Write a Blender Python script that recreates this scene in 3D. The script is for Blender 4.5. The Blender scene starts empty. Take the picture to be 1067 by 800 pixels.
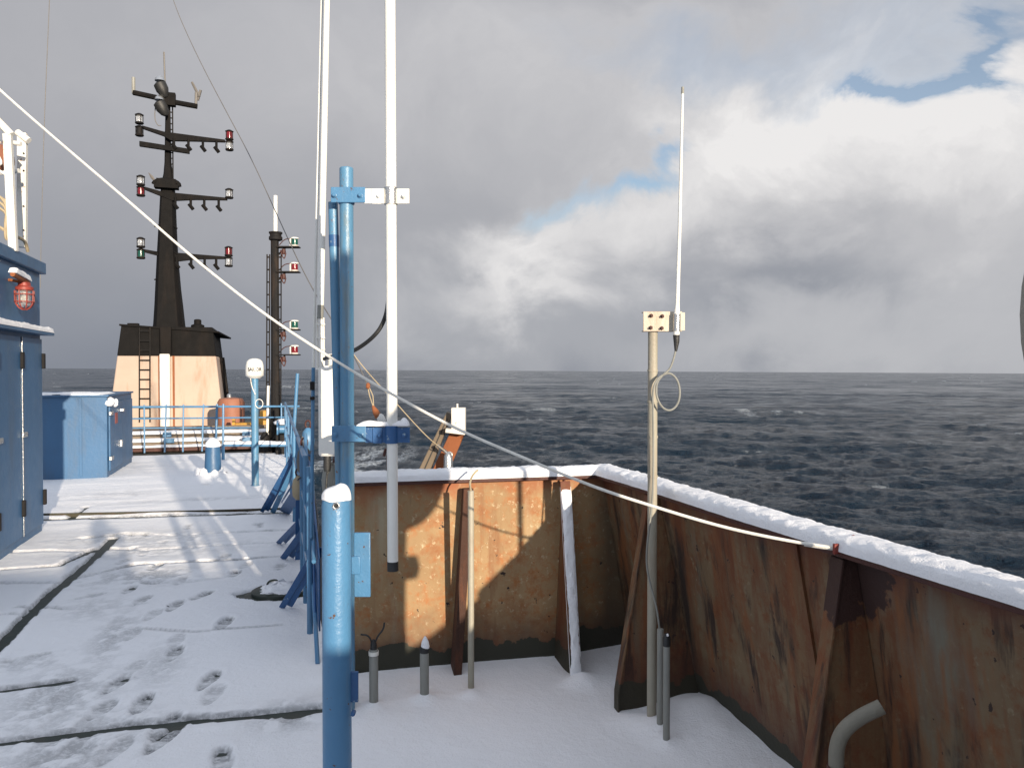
import bpy, math, random
import numpy as np
from mathutils import Vector, Matrix
random.seed(7)
R = math.radians
S = bpy.context.scene
COL = S.collection

# ------------------------------------------------------------------ camera
F, CX, CY, EYE = 830.0, 533.5, 400.0, 1.70
PITCH = math.atan(14.0 / F)
cd = bpy.data.cameras.new("camera")
cam = bpy.data.objects.new("camera", cd)
COL.objects.link(cam)
cam.location = (0, 0, EYE)
cam.rotation_euler = (math.pi / 2 - PITCH, 0, 0)
cd.sensor_fit = 'HORIZONTAL'
cd.sensor_width = 36
cd.lens = F / 1067 * 36
cd.clip_start = 0.02
cd.clip_end = 60000
S.camera = cam
S.render.resolution_x, S.render.resolution_y = 1024, 767

# ------------------------------------------------------------------ light
SUN_EL = R(9.8)
SUN_AZ = R(153)             # clockwise from +Y, the sun is behind and to the right
to_sun = Vector((math.sin(SUN_AZ) * math.cos(SUN_EL), math.cos(SUN_AZ) * math.cos(SUN_EL), math.sin(SUN_EL)))
sl = bpy.data.lights.new("sun", 'SUN')
sl.energy = 5.0
sl.angle = R(0.55)
sl.color = (1.0, 0.86, 0.68)
so = bpy.data.objects.new("sun", sl)
COL.objects.link(so)
so.location = to_sun * 40
so.rotation_euler = to_sun.to_track_quat('Z', 'Y').to_euler()

S.view_settings.view_transform = 'Standard'
S.view_settings.look = 'None'
S.view_settings.exposure = 0.42
S.view_settings.gamma = 1.0

# ------------------------------------------------------------------ sky
def make_sky():
    w = bpy.data.worlds.new("World")
    S.world = w
    w.use_nodes = True
    nt = w.node_tree
    N, K = nt.nodes, nt.links
    N.clear()
    out = N.new('ShaderNodeOutputWorld')
    bg = N.new('ShaderNodeBackground')
    K.new(bg.outputs[0], out.inputs[0])

    def math_(op, a, b=None, c=None):
        n = N.new('ShaderNodeMath'); n.operation = op
        for i, v in enumerate((a, b, c)):
            if v is None: continue
            if isinstance(v, (int, float)): n.inputs[i].default_value = v
            else: K.new(v, n.inputs[i])
        return n.outputs[0]
    tc = N.new('ShaderNodeTexCoord')
    sep = N.new('ShaderNodeSeparateXYZ'); K.new(tc.outputs['Generated'], sep.inputs[0])
    az = math_('ARCTAN2', sep.outputs[0], sep.outputs[1])
    el = math_('ARCSINE', sep.outputs[2])
    ae = N.new('ShaderNodeCombineXYZ'); K.new(az, ae.inputs[0]); K.new(el, ae.inputs[1])

    def noise(vec, scale, detail=6, rough=.55, sc=(1, 1, 1), dist=0):
        m = N.new('ShaderNodeMapping'); m.inputs['Scale'].default_value = sc
        K.new(vec, m.inputs[0])
        n = N.new('ShaderNodeTexNoise')
        n.inputs['Scale'].default_value = scale; n.inputs['Detail'].default_value = detail
        n.inputs['Roughness'].default_value = rough; n.inputs['Distortion'].default_value = dist
        K.new(m.outputs[0], n.inputs['Vector'])
        return n
    # warp the coordinates so every cloud edge billows
    wn = noise(ae.outputs[0], 5.5, 9, .56, (1, 1.15, 1), .35)
    sub = N.new('ShaderNodeVectorMath'); sub.operation = 'SUBTRACT'
    K.new(wn.outputs['Color'], sub.inputs[0]); sub.inputs[1].default_value = (.5, .5, .5)
    scl = N.new('ShaderNodeVectorMath'); scl.operation = 'SCALE'; scl.inputs['Scale'].default_value = .30
    K.new(sub.outputs[0], scl.inputs[0])
    add = N.new('ShaderNodeVectorMath'); K.new(ae.outputs[0], add.inputs[0]); K.new(scl.outputs[0], add.inputs[1])
    wv = add.outputs[0]

    def blob(px, py, rx, ry, rot=0.0):
        dx, dy = (px - CX) / F, (386 - py) / F
        A = math.atan(dx); E = math.atan(dy / math.sqrt(1 + dx * dx))
        m = N.new('ShaderNodeMapping'); m.vector_type = 'TEXTURE'
        m.inputs['Location'].default_value = (A, E, 0)
        m.inputs['Rotation'].default_value = (0, 0, R(rot))
        m.inputs['Scale'].default_value = (rx / F, ry / F, 1)
        K.new(wv, m.inputs[0])
        l = N.new('ShaderNodeVectorMath'); l.operation = 'DOT_PRODUCT'
        K.new(m.outputs[0], l.inputs[0]); K.new(m.outputs[0], l.inputs[1])
        e = math_('MULTIPLY', l.outputs['Value'], -1.0)
        return math_('EXPONENT', e)

    def total(lst):
        acc = None
        for amp, *b in lst:
            g = math_('MULTIPLY', blob(*b), amp)
            acc = g if acc is None else math_('ADD', acc, g)
        return acc
    # brightness of the cloud sheet
    n1 = noise(ae.outputs[0], 2.2, 8, .5, (1, 1.6, 1))
    n2 = noise(wv, 8.0, 9, .55, (1, 1.3, 1))
    base = N.new('ShaderNodeValToRGB')
    cr = base.color_ramp
    cr.interpolation = 'B_SPLINE'
    cr.elements[0].position = 0.0; cr.elements[0].color = (.235, .255, .30, 1)
    cr.elements[1].position = 1.0; cr.elements[1].color = (.40, .42, .47, 1)
    for p, c in ((.10, (.275, .295, .34)), (.22, (.345, .355, .39)), (.42, (.40, .405, .435)), (.7, (.42, .425, .46))):
        e = cr.elements.new(p); e.color = (*c, 1)
    elw = math_('ADD', el, math_('MULTIPLY', math_('SUBTRACT', n1.outputs[0], .5), .22))
    K.new(math_('MULTIPLY', elw, 1.5), base.inputs[0])
    right = total([(.30, 1080, 335, 380, 90), (.20, 740, 350, 280, 65), (.12, 450, 330, 120, 70), (.08, 300, 120, 400, 130), (-.05, 30, 260, 200, 200)])
    bright = total([(.80, 880, 130, 150, 55, 8), (.62, 1030, 150, 110, 60), (.58, 745, 150, 115, 60, 20),
                    (.70, 535, 285, 72, 32, 20), (.5, 660, 245, 85, 45), (.30, 990, 220, 150, 55),
                    (-.27, 810, 280, 125, 28, 8), (-.06, 690, 330, 200, 26),
                    (.10, 570, 60, 240, 90), (.34, 930, 20, 320, 60), (.12, 420, 60, 300, 120)])
    detail = math_('MULTIPLY', math_('SUBTRACT', n2.outputs[0], .5), .36)
    fine = noise(wv, 26.0, 8, .6)
    bsum = math_('ADD', bright, math_('MULTIPLY', detail, math_('ADD', math_('MULTIPLY', bright, 1.4), .25)))
    bsum = math_('MULTIPLY', bsum, math_('ADD', math_('MULTIPLY', fine.outputs[0], .5), .75))
    tot = math_('ADD', bsum, right)
    pos = math_('MAXIMUM', tot, 0.0)
    neg = math_('MAXIMUM', math_('MULTIPLY', tot, -1.0), 0.0)
    mixb = N.new('ShaderNodeMix'); mixb.data_type = 'RGBA'
    K.new(math_('MINIMUM', pos, 1.0), mixb.inputs[0]); K.new(base.outputs[0], mixb.inputs[6])
    mixb.inputs[7].default_value = (.84, .825, .82, 1)
    mixd = N.new('ShaderNodeMix'); mixd.data_type = 'RGBA'
    K.new(math_('MINIMUM', neg, 1.0), mixd.inputs[0]); K.new(mixb.outputs[2], mixd.inputs[6])
    mixd.inputs[7].default_value = (.10, .12, .16, 1)
    # blue sky for the gaps in the cloud
    sky = N.new('ShaderNodeTexSky'); sky.sky_type = 'NISHITA'; sky.sun_disc = False
    sky.sun_elevation = SUN_EL; sky.sun_rotation = SUN_AZ
    skm = N.new('ShaderNodeMix'); skm.data_type = 'RGBA'; skm.blend_type = 'MULTIPLY'
    skm.inputs[0].default_value = 1; K.new(sky.outputs[0], skm.inputs[6])
    skm.inputs[7].default_value = (.13, .145, .17, 1)
    gap = total([(.95, 640, 180, 40, 13, 28), (.7, 590, 228, 42, 15, 25), (1.0, 940, 88, 60, 13, -6), (.8, 1040, 80, 50, 14),
                 (.42, 850, 55, 230, 30, -5), (.3, 1067, 10, 90, 50), (.25, 800, 20, 140, 25)])
    gm = math_('MULTIPLY', gap, math_('ADD', math_('MULTIPLY', n2.outputs[0], 1.2), .25))
    gm = math_('MINIMUM', math_('MAXIMUM', math_('SUBTRACT', math_('MULTIPLY', gm, .95), .06), 0.0), .80)
    fin = N.new('ShaderNodeMix'); fin.data_type = 'RGBA'
    K.new(gm, fin.inputs[0]); K.new(mixd.outputs[2], fin.inputs[6]); K.new(skm.outputs[2], fin.inputs[7])
    # sky overhead and behind the viewer brightened out of view, as added fill light
    up = math_('MULTIPLY', math_('SUBTRACT', el, .50), 2.2)
    bk = math_('MULTIPLY', math_('SUBTRACT', math_('MULTIPLY', sep.outputs[1], -1.0), .05), 2.0)
    cl = N.new('ShaderNodeClamp'); K.new(math_('MAXIMUM', up, bk), cl.inputs[0])
    dome = N.new('ShaderNodeMix'); dome.data_type = 'RGBA'
    K.new(cl.outputs[0], dome.inputs[0]); K.new(fin.outputs[2], dome.inputs[6]); dome.inputs[7].default_value = (.70, .76, .88, 1)
    K.new(dome.outputs[2], bg.inputs['Color'])
    bg.inputs['Strength'].default_value = .75
make_sky()

# ------------------------------------------------------------------ geometry helpers
AX = Vector((-.287, .958, 0)).normalized()       # the ship's length
BX = Vector((AX.y, -AX.x, 0))                     # across the ship
def P(px, py, D):
    """pixel of the photograph at depth D -> point of the scene"""
    c, s = math.cos(PITCH), math.sin(PITCH)
    dx, uy = (px - CX) / F, (CY - py) / F
    y = c + uy * s; z = -s + uy * c
    k = D / y
    return Vector((dx * k, D, EYE + z * k))
def G(px, py, z=0.0):
    c, s = math.cos(PITCH), math.sin(PITCH)
    dx, uy = (px - CX) / F, (CY - py) / F
    y = c + uy * s; zz = -s + uy * c
    k = (z - EYE) / zz
    return Vector((dx * k, y * k, z))
def st(s, t, z=0.0): return AX * s + BX * t + Vector((0, 0, z))

class M:
    def __init__(self): self.v = []; self.f = []
    def add(self, vs, fs):
        o = len(self.v); self.v += [Vector(p) for p in vs]; self.f += [tuple(i + o for i in f) for f in fs]; return self
    def box(self, c, size, x=Vector((1, 0, 0)), y=None, z=None):
        c = Vector(c); x = Vector(x).normalized()
        if z is None and y is None: z = Vector((0, 0, 1)); y = z.cross(x).normalized(); z = x.cross(y)
        elif z is None: y = Vector(y).normalized(); z = x.cross(y).normalized(); y = z.cross(x)
        else:
            z = Vector(z).normalized(); y = z.cross(x).normalized(); x = y.cross(z)
        a, b, d = (q * .5 for q in size)
        vs = [c + x * (i * a) + y * (j * b) + z * (k * d) for i in (-1, 1) for j in (-1, 1) for k in (-1, 1)]
        return self.add(vs, [(0, 1, 3, 2), (4, 6, 7, 5), (0, 4, 5, 1), (2, 3, 7, 6), (0, 2, 6, 4), (1, 5, 7, 3)])
    def tube(self, pts, r, n=10, caps=True, closed=False):
        pts = [Vector(p) for p in pts]; m = len(pts)
        rs = r if isinstance(r, (list, tuple)) else [r] * m
        t0 = (pts[1] - pts[0]).normalized()
        up = Vector((0, 0, 1)) if abs(t0.z) < .9 else Vector((1, 0, 0))
        nrm = t0.cross(up).normalized()
        vs, fs = [], []
        for i, p in enumerate(pts):
            if closed: t = (pts[(i + 1) % m] - pts[i - 1]).normalized()
            elif i == 0: t = t0
            elif i == m - 1: t = (pts[i] - pts[i - 1]).normalized()
            else: t = (pts[i + 1] - pts[i - 1]).normalized()
            nrm = (nrm - t * nrm.dot(t)).normalized(); b = t.cross(nrm)
            for k in range(n):
                a = 2 * math.pi * k / n
                vs.append(p + (nrm * math.cos(a) + b * math.sin(a)) * rs[i])
        for i in range(m if closed else m - 1):
            j = (i + 1) % m
            for k in range(n):
                l = (k + 1) % n
                fs.append((i * n + k, i * n + l, j * n + l, j * n + k))
        if caps and not closed:
            fs.append(tuple(range(n))[::-1]); fs.append(tuple((m - 1) * n + k for k in range(n)))
        return self.add(vs, fs)
    def lathe(self, o, prof, n=20, axis=Vector((0, 0, 1)), sq=0):
        o = Vector(o); axis = Vector(axis).normalized()
        u = axis.cross(Vector((0, 1, 0)) if abs(axis.y) < .9 else Vector((1, 0, 0))).normalized(); w = axis.cross(u)
        vs, fs = [], []
        for (r, h) in prof:
            for k in range(n):
                a = 2 * math.pi * k / n
                rr = r
                if sq: rr = r / (abs(math.cos(a)) ** sq + abs(math.sin(a)) ** sq) ** (1 / sq)
                vs.append(o + axis * h + (u * math.cos(a) + w * math.sin(a)) * rr)
        for i in range(len(prof) - 1):
            for k in range(n):
                l = (k + 1) % n
                fs.append((i * n + k, i * n + l, (i + 1) * n + l, (i + 1) * n + k))
        fs.append(tuple(range(n))[::-1]); fs.append(tuple((len(prof) - 1) * n + k for k in range(n)))
        return self.add(vs, fs)
    def prism(self, poly, ext):
        poly = [Vector(p) for p in poly]; ext = Vector(ext); n = len(poly)
        vs = poly + [p + ext for p in poly]
        fs = [tuple(range(n))[::-1], tuple(range(n, 2 * n))] + [(i, (i + 1) % n, n + (i + 1) % n, n + i) for i in range(n)]
        return self.add(vs, fs)
    def loft(self, rings, caps=True):
        n = len(rings[0]); vs = [p for r in rings for p in r]; fs = []
        for i in range(len(rings) - 1):
            for k in range(n):
                l = (k + 1) % n
                fs.append((i * n + k, i * n + l, (i + 1) * n + l, (i + 1) * n + k))
        if caps: fs.append(tuple(range(n))[::-1]); fs.append(tuple((len(rings) - 1) * n + k for k in range(n)))
        return self.add(vs, fs)

ORG = {}
def obj(name, m, mat, parent=None, bevel=0.0, origin=None, angle=35, label=None, recalc=True):
    """link a mesh (given in scene coordinates) as ONE object; its origin is its thing's base"""
    if parent is not None: o0 = ORG[parent.name]
    elif origin is not None: o0 = Vector(origin)
    else:
        xs = [p.x for p in m.v]; ys = [p.y for p in m.v]; zs = [p.z for p in m.v]
        o0 = Vector(((min(xs) + max(xs)) / 2, (min(ys) + max(ys)) / 2, min(zs)))
    me = bpy.data.meshes.new(name)
    me.from_pydata([tuple(p - o0) for p in m.v], [], m.f)
    me.update()
    if recalc:
        import bmesh
        b = bmesh.new(); b.from_mesh(me); bmesh.ops.recalc_face_normals(b, faces=b.faces); b.to_mesh(me); b.free()
    me.materials.append(mat)
    me.polygons.foreach_set('use_smooth', [True] * len(me.polygons))
    me.set_sharp_from_angle(angle=R(angle))
    o = bpy.data.objects.new(name, me); COL.objects.link(o)
    ORG[o.name] = o0
    if parent is not None: o.parent = parent
    else: o.location = o0
    if bevel:
        bv = o.modifiers.new('bevel', 'BEVEL'); bv.width = bevel; bv.segments = 2; bv.limit_method = 'ANGLE'; bv.angle_limit = R(40)
    if label: o['label'] = label
    return o
def tag(o, label, cat, group=None, kind=None):
    o['label'] = label; o['category'] = cat
    if group: o['group'] = group
    if kind: o['kind'] = kind
    return o
def thing(name, loc, label, cat, group=None):
    o = bpy.data.objects.new(name, None); COL.objects.link(o)
    o.empty_display_size = .1
    o.location = loc; ORG[o.name] = Vector(loc)
    return tag(o, label, cat, group)
def struct(o): o['kind'] = 'structure'; return o

# ------------------------------------------------------------------ materials
def mat(name): 
    m = bpy.data.materials.new(name); m.use_nodes = True
    return m, m.node_tree.nodes, m.node_tree.links, m.node_tree.nodes['Principled BSDF']
def nz(N, K, scale, detail=5, rough=.6, sc=(1, 1, 1), coord='Object', dist=0, loc=(0, 0, 0)):
    tc = N.new('ShaderNodeTexCoord'); mp = N.new('ShaderNodeMapping')
    mp.inputs['Scale'].default_value = sc; mp.inputs['Location'].default_value = loc
    K.new(tc.outputs[coord], mp.inputs[0])
    n = N.new('ShaderNodeTexNoise'); n.inputs['Scale'].default_value = scale
    n.inputs['Detail'].default_value = detail; n.inputs['Roughness'].default_value = rough; n.inputs['Distortion'].default_value = dist
    K.new(mp.outputs[0], n.inputs['Vector']); return n.outputs['Fac']
def ramp(N, K, fac, a, b, ca=(0, 0, 0, 1), cb=(1, 1, 1, 1)):
    r = N.new('ShaderNodeValToRGB'); r.color_ramp.elements[0].position = a; r.color_ramp.elements[1].position = b
    r.color_ramp.elements[0].color = ca; r.color_ramp.elements[1].color = cb
    K.new(fac, r.inputs[0]); return r.outputs[0]
def mix(N, K, fac, a, b, blend='MIX'):
    m = N.new('ShaderNodeMix'); m.data_type = 'RGBA'; m.blend_type = blend
    for i, v in ((0, fac), (6, a), (7, b)):
        if isinstance(v, (int, float)): m.inputs[i].default_value = v
        elif isinstance(v, (tuple, list)): m.inputs[i].default_value = (*v[:3], 1)
        else: K.new(v, m.inputs[i])
    return m.outputs[2]
def bump(N, K, h, dist, B, strength=1.0):
    b = N.new('ShaderNodeBump'); b.inputs['Distance'].default_value = dist; b.inputs['Strength'].default_value = strength
    K.new(h, b.inputs['Height']); K.new(b.outputs[0], B.inputs['Normal'])

def paint(name, col, rough=.38, dirt=(.10, .07, .04), amount=.35, chip=None, scale=6, bumpd=.0022, streak=1.0):
    m, N, K, B = mat(name)
    big = nz(N, K, scale * .35, 4, .6)
    c = mix(N, K, ramp(N, K, big, .3, .75), tuple(q * .86 for q in col), tuple(min(1, q * 1.10) for q in col))
    st_ = nz(N, K, scale * 1.6, 7, .62, (1, 1, .18 * streak), dist=.3)
    f = N.new('ShaderNodeMath'); f.operation = 'MULTIPLY'; f.inputs[1].default_value = amount
    K.new(ramp(N, K, st_, .50, .78), f.inputs[0])
    c = mix(N, K, f.outputs[0], c, dirt)
    if chip:
        ch = nz(N, K, scale * 5, 6, .65)
        c = mix(N, K, ramp(N, K, ch, .645, .67), c, chip)
    K.new(c, B.inputs['Base Color'])
    r = nz(N, K, scale * 3, 4)
    mr = N.new('ShaderNodeMapRange'); mr.inputs['To Min'].default_value = rough - .08; mr.inputs['To Max'].default_value = rough + .14
    K.new(r, mr.inputs['Value']); K.new(mr.outputs[0], B.inputs['Roughness'])
    bump(N, K, nz(N, K, scale * 9, 5, .6), bumpd, B)
    return m

M_BLUE = paint('blue_paint', (.074, .205, .365), .33, (.16, .12, .06), .30, chip=(.10, .05, .025))
M_BLUEPOLE = paint('weathered_blue_pole_paint', (.088, .225, .365), .33, (.20, .17, .07), .75, chip=(.16, .07, .03), scale=9)
M_BLUEDK = paint('deep_blue_paint', (.026, .095, .24), .40, (.05, .06, .06), .25, chip=(.22, .30, .36))
M_LOCKER = paint('locker_blue_paint', (.036, .112, .228), .42, (.09, .075, .05), .42, scale=2.5)
M_WHITE = paint('white_fibreglass', (.78, .77, .72), .32, (.45, .36, .22), .22, scale=5)
M_WHITER = paint('chalky_white_paint', (.74, .72, .66), .5, (.42, .20, .08), .55, scale=5, chip=(.30, .13, .05))
M_CREAM = paint('sooty_cream_funnel_paint', (.45, .35, .28), .65, (.36, .14, .06), .9, scale=1.6)
M_SOOT = paint('soot_black_paint', (.0065, .006, .006), .75, (.025, .018, .014), .5, scale=2)
M_SOOT.node_tree.nodes['Principled BSDF'].inputs['Specular IOR Level'].default_value = .15
M_BLACK = paint('black_rubber', (.018, .018, .018), .5, (.05, .05, .05), .3, scale=12)
M_GREYPIPE = paint('galvanised_pipe', (.24, .24, .215), .5, (.10, .09, .06), .6, scale=12)
M_TANPIPE = paint('tan_painted_pipe', (.33, .305, .24), .5, (.22, .11, .05), .5, scale=10)
M_STEEL = paint('bright_steel', (.55, .55, .54), .25, (.3, .25, .2), .2, scale=15)
M_STEEL.node_tree.nodes['Principled BSDF'].inputs['Metallic'].default_value = .9
M_RUSTY = paint('orange_rust', (.26, .085, .030), .8, (.10, .03, .015), .7, scale=10, bumpd=.004, chip=(.42, .20, .08))
M_REDLEAD = paint('dark_red_primer', (.065, .018, .012), .6, (.03, .012, .01), .5, scale=9, bumpd=.003)
M_DARKST = paint('dark_weathered_steel', (.012, .011, .011), .65, (.06, .035, .02), .5, scale=5)
M_ROPE = paint('pale_rope', (.74, .72, .66), .75, (.4, .36, .28), .3, scale=30)
M_VENT = paint('dull_tan_vent_paint', (.20, .185, .145), .55, (.09, .06, .03), .5, scale=10)
M_WIRE = paint('dull_wire', (.14, .13, .12), .5, (.2, .15, .1), .3, scale=20)
M_TANROPE = paint('tan_rope', (.42, .34, .22), .85, (.2, .15, .08), .5, scale=25)
M_CANVAS = paint('grey_green_canvas', (.26, .24, .20), .8, (.1, .1, .08), .4, scale=4, bumpd=.004)
M_DARKST.node_tree.nodes['Principled BSDF'].inputs['Specular IOR Level'].default_value = .2
M_WOOD = paint('wet_grey_planks', (.17, .13, .09), .7, (.06, .04, .03), .6, scale=5)
M_ORANGE = paint('signal_orange_paint', (.30, .12, .07), .6, (.2, .06, .03), .5, scale=6)
M_YELLOW = paint('yellow_machine_paint', (.52, .27, .04), .55, (.15, .07, .03), .5, scale=6)
M_REDPAINT = paint('bright_red_paint', (.30, .05, .035), .4, (.2, .03, .02), .3, scale=12)
M_STIFF = paint('shade_darkened_rust', (.055, .022, .012), .8, (.16, .05, .02), .7, scale=14, bumpd=.004)  # rust tone darkened to carry the shade on the stiffener's side
M_REDEYE = paint('flaking_red_lug_paint', (.20, .03, .02), .6, (.05, .02, .015), .6, scale=20)
M_GREENDK = paint('dark_green_paint', (.018, .026, .019), .5, (.06, .05, .03), .4, scale=7)
M_TEXT = paint('black_lettering', (.02, .02, .025), .5, (.05, .05, .05), .1)
M_SKIN = paint('skin', (.50, .30, .22), .5, (.4, .2, .15), .1)
M_JACKET = paint('navy_padded_jacket', (.03, .04, .08), .8, (.05, .05, .06), .3)
M_TROUSER = paint('black_work_trousers', (.02, .02, .022), .85, (.05, .05, .05), .2)
def glass(name, col, rough=.08):
    m, N, K, B = mat(name)
    B.inputs['Base Color'].default_value = (*col, 1); B.inputs['Roughness'].default_value = rough
    B.inputs['Transmission Weight'].default_value = .85; B.inputs['IOR'].default_value = 1.3
    return m
M_GLASS = glass('clear_lamp_glass', (.9, .9, .88))
M_GREEN = paint('green_lamp_lens', (.008, .07, .05), .15, (.01, .03, .02), .1)
M_RED = paint('red_lamp_lens', (.16, .008, .014), .15, (.2, .01, .01), .1)

def snow_mat(name='snow', bd=.010, col=(.87, .87, .885), deck=False):
    m, N, K, B = mat(name)
    big = nz(N, K, 1.3, 4, .5)
    c = mix(N, K, big, tuple(q * .95 for q in col), col)
    if deck:
        at = N.new('ShaderNodeAttribute'); at.attribute_name = 'trodden_seam_shade'
        grit = ramp(N, K, nz(N, K, 38, 6, .7), .25, .55)
        f = N.new('ShaderNodeMath'); f.operation = 'MULTIPLY'; K.new(at.outputs['Fac'], f.inputs[0]); K.new(grit, f.inputs[1])
        c = mix(N, K, f.outputs[0], c, (.075, .08, .085))
    K.new(c, B.inputs['Base Color'])
    B.inputs['Roughness'].default_value = .75
    B.inputs['Specular IOR Level'].default_value = .25
    B.inputs['Subsurface Weight'].default_value = .0
    n1 = nz(N, K, 24, 8, .68); n2 = nz(N, K, 130, 3, .6)
    a = N.new('ShaderNodeMath'); a.operation = 'MULTIPLY_ADD'; K.new(n2, a.inputs[0]); a.inputs[1].default_value = .35; K.new(n1, a.inputs[2])
    bump(N, K, a.outputs[0], bd, B, .8)
    return m
M_SNOW = snow_mat('fresh_snow', .012)
M_SNOWDECK = snow_mat('trodden_deck_snow', .013, deck=True)

def rust_wall(name, dark=False, right=False):
    m, N, K, B = mat(name)
    big = nz(N, K, 2.2, 6, .62, (1, 1, .55))
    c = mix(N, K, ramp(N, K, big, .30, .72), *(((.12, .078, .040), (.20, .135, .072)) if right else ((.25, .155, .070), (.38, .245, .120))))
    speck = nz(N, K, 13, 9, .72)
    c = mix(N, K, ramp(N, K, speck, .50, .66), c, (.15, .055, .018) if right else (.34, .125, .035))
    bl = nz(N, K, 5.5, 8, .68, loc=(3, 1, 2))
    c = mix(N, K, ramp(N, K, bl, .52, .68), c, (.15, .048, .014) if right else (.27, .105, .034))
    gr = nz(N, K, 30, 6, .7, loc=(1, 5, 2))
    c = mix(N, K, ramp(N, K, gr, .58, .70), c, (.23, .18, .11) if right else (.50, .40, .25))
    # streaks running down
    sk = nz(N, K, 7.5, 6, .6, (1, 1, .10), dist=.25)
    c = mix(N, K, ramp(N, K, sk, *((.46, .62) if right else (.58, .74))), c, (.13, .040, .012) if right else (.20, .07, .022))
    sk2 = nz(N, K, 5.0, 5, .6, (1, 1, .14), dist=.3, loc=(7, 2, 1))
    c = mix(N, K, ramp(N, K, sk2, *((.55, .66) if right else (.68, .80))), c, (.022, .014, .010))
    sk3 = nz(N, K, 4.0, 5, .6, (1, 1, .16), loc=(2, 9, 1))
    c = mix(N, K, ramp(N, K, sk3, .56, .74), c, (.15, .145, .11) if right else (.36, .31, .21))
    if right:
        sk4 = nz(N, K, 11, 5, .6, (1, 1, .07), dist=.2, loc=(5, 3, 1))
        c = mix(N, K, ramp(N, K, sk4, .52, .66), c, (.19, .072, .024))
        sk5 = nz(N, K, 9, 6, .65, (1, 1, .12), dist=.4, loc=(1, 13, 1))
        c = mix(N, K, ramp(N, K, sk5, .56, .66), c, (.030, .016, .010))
    hole = nz(N, K, 20, 4, .6, loc=(4, 4, 9))
    c = mix(N, K, ramp(N, K, hole, .675, .69), c, (.028, .014, .01))
    # worn red primer and green slime by the deck, rusty edge under the rail
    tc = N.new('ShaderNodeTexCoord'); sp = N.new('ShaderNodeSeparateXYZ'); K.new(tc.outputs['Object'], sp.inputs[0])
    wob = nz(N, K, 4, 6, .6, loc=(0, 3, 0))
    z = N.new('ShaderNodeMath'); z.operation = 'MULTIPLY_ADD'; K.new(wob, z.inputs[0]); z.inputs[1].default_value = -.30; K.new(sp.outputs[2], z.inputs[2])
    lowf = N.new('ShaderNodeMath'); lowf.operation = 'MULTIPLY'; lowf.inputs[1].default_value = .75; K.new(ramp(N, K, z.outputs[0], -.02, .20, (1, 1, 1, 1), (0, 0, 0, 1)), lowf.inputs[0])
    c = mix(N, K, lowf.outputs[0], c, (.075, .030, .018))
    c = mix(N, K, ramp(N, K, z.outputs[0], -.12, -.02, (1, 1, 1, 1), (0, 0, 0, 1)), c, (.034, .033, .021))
    top = ramp(N, K, z.outputs[0], .82, .93)
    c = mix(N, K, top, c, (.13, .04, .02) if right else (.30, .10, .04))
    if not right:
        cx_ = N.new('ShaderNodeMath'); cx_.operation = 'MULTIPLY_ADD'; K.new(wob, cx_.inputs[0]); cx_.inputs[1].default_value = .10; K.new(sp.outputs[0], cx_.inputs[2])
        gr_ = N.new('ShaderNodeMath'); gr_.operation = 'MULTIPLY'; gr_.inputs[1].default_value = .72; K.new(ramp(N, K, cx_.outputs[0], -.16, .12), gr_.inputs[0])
        c = mix(N, K, gr_.outputs[0], c, (.030, .024, .016))  # plating darkened towards the corner: mildew tone plus shade painted into the colour
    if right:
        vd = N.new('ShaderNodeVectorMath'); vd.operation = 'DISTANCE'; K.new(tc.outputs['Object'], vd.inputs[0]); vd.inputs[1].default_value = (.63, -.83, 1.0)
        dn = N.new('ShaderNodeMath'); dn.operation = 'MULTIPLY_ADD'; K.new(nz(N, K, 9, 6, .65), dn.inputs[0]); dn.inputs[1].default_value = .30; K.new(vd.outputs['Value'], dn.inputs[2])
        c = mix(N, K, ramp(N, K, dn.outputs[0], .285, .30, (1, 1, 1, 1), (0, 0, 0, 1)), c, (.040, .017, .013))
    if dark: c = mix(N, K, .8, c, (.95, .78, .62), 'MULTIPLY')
    K.new(c, B.inputs['Base Color'])
    B.inputs['Roughness'].default_value = .72
    h = mix(N, K, .5, speck, nz(N, K, 45, 6, .7))
    bump(N, K, h, .006, B, .8)
    return m
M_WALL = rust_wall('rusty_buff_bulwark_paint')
M_STAY = rust_wall('rust_stained_stay_paint', True, True)
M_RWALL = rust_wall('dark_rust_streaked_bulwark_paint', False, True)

# ------------------------------------------------------------------ numpy noise
rng = np.random.RandomState(5)
LAT = rng.rand(256, 256)
def vn(x, y):
    xi = np.floor(x).astype(int); yi = np.floor(y).astype(int); fx = x - xi; fy = y - yi
    fx = fx * fx * fx * (fx * (fx * 6 - 15) + 10); fy = fy * fy * fy * (fy * (fy * 6 - 15) + 10)
    a = LAT[xi & 255, yi & 255]; b = LAT[(xi + 1) & 255, yi & 255]; c = LAT[xi & 255, (yi + 1) & 255]; d = LAT[(xi + 1) & 255, (yi + 1) & 255]
    return (a + (b - a) * fx) * (1 - fy) + (c + (d - c) * fx) * fy
def fbm(x, y, o=5, g=.5):
    s = 0; a = 1; t = 0
    for i in range(o):
        s = s + a * vn(x * 2 ** i + 17.3 * i, y * 2 ** i + 9.1 * i); t += a; a *= g
    return s / t
def sstep(a, b, x):
    t = np.clip((x - a) / (b - a), 0, 1); return t * t * (3 - 2 * t)

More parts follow.
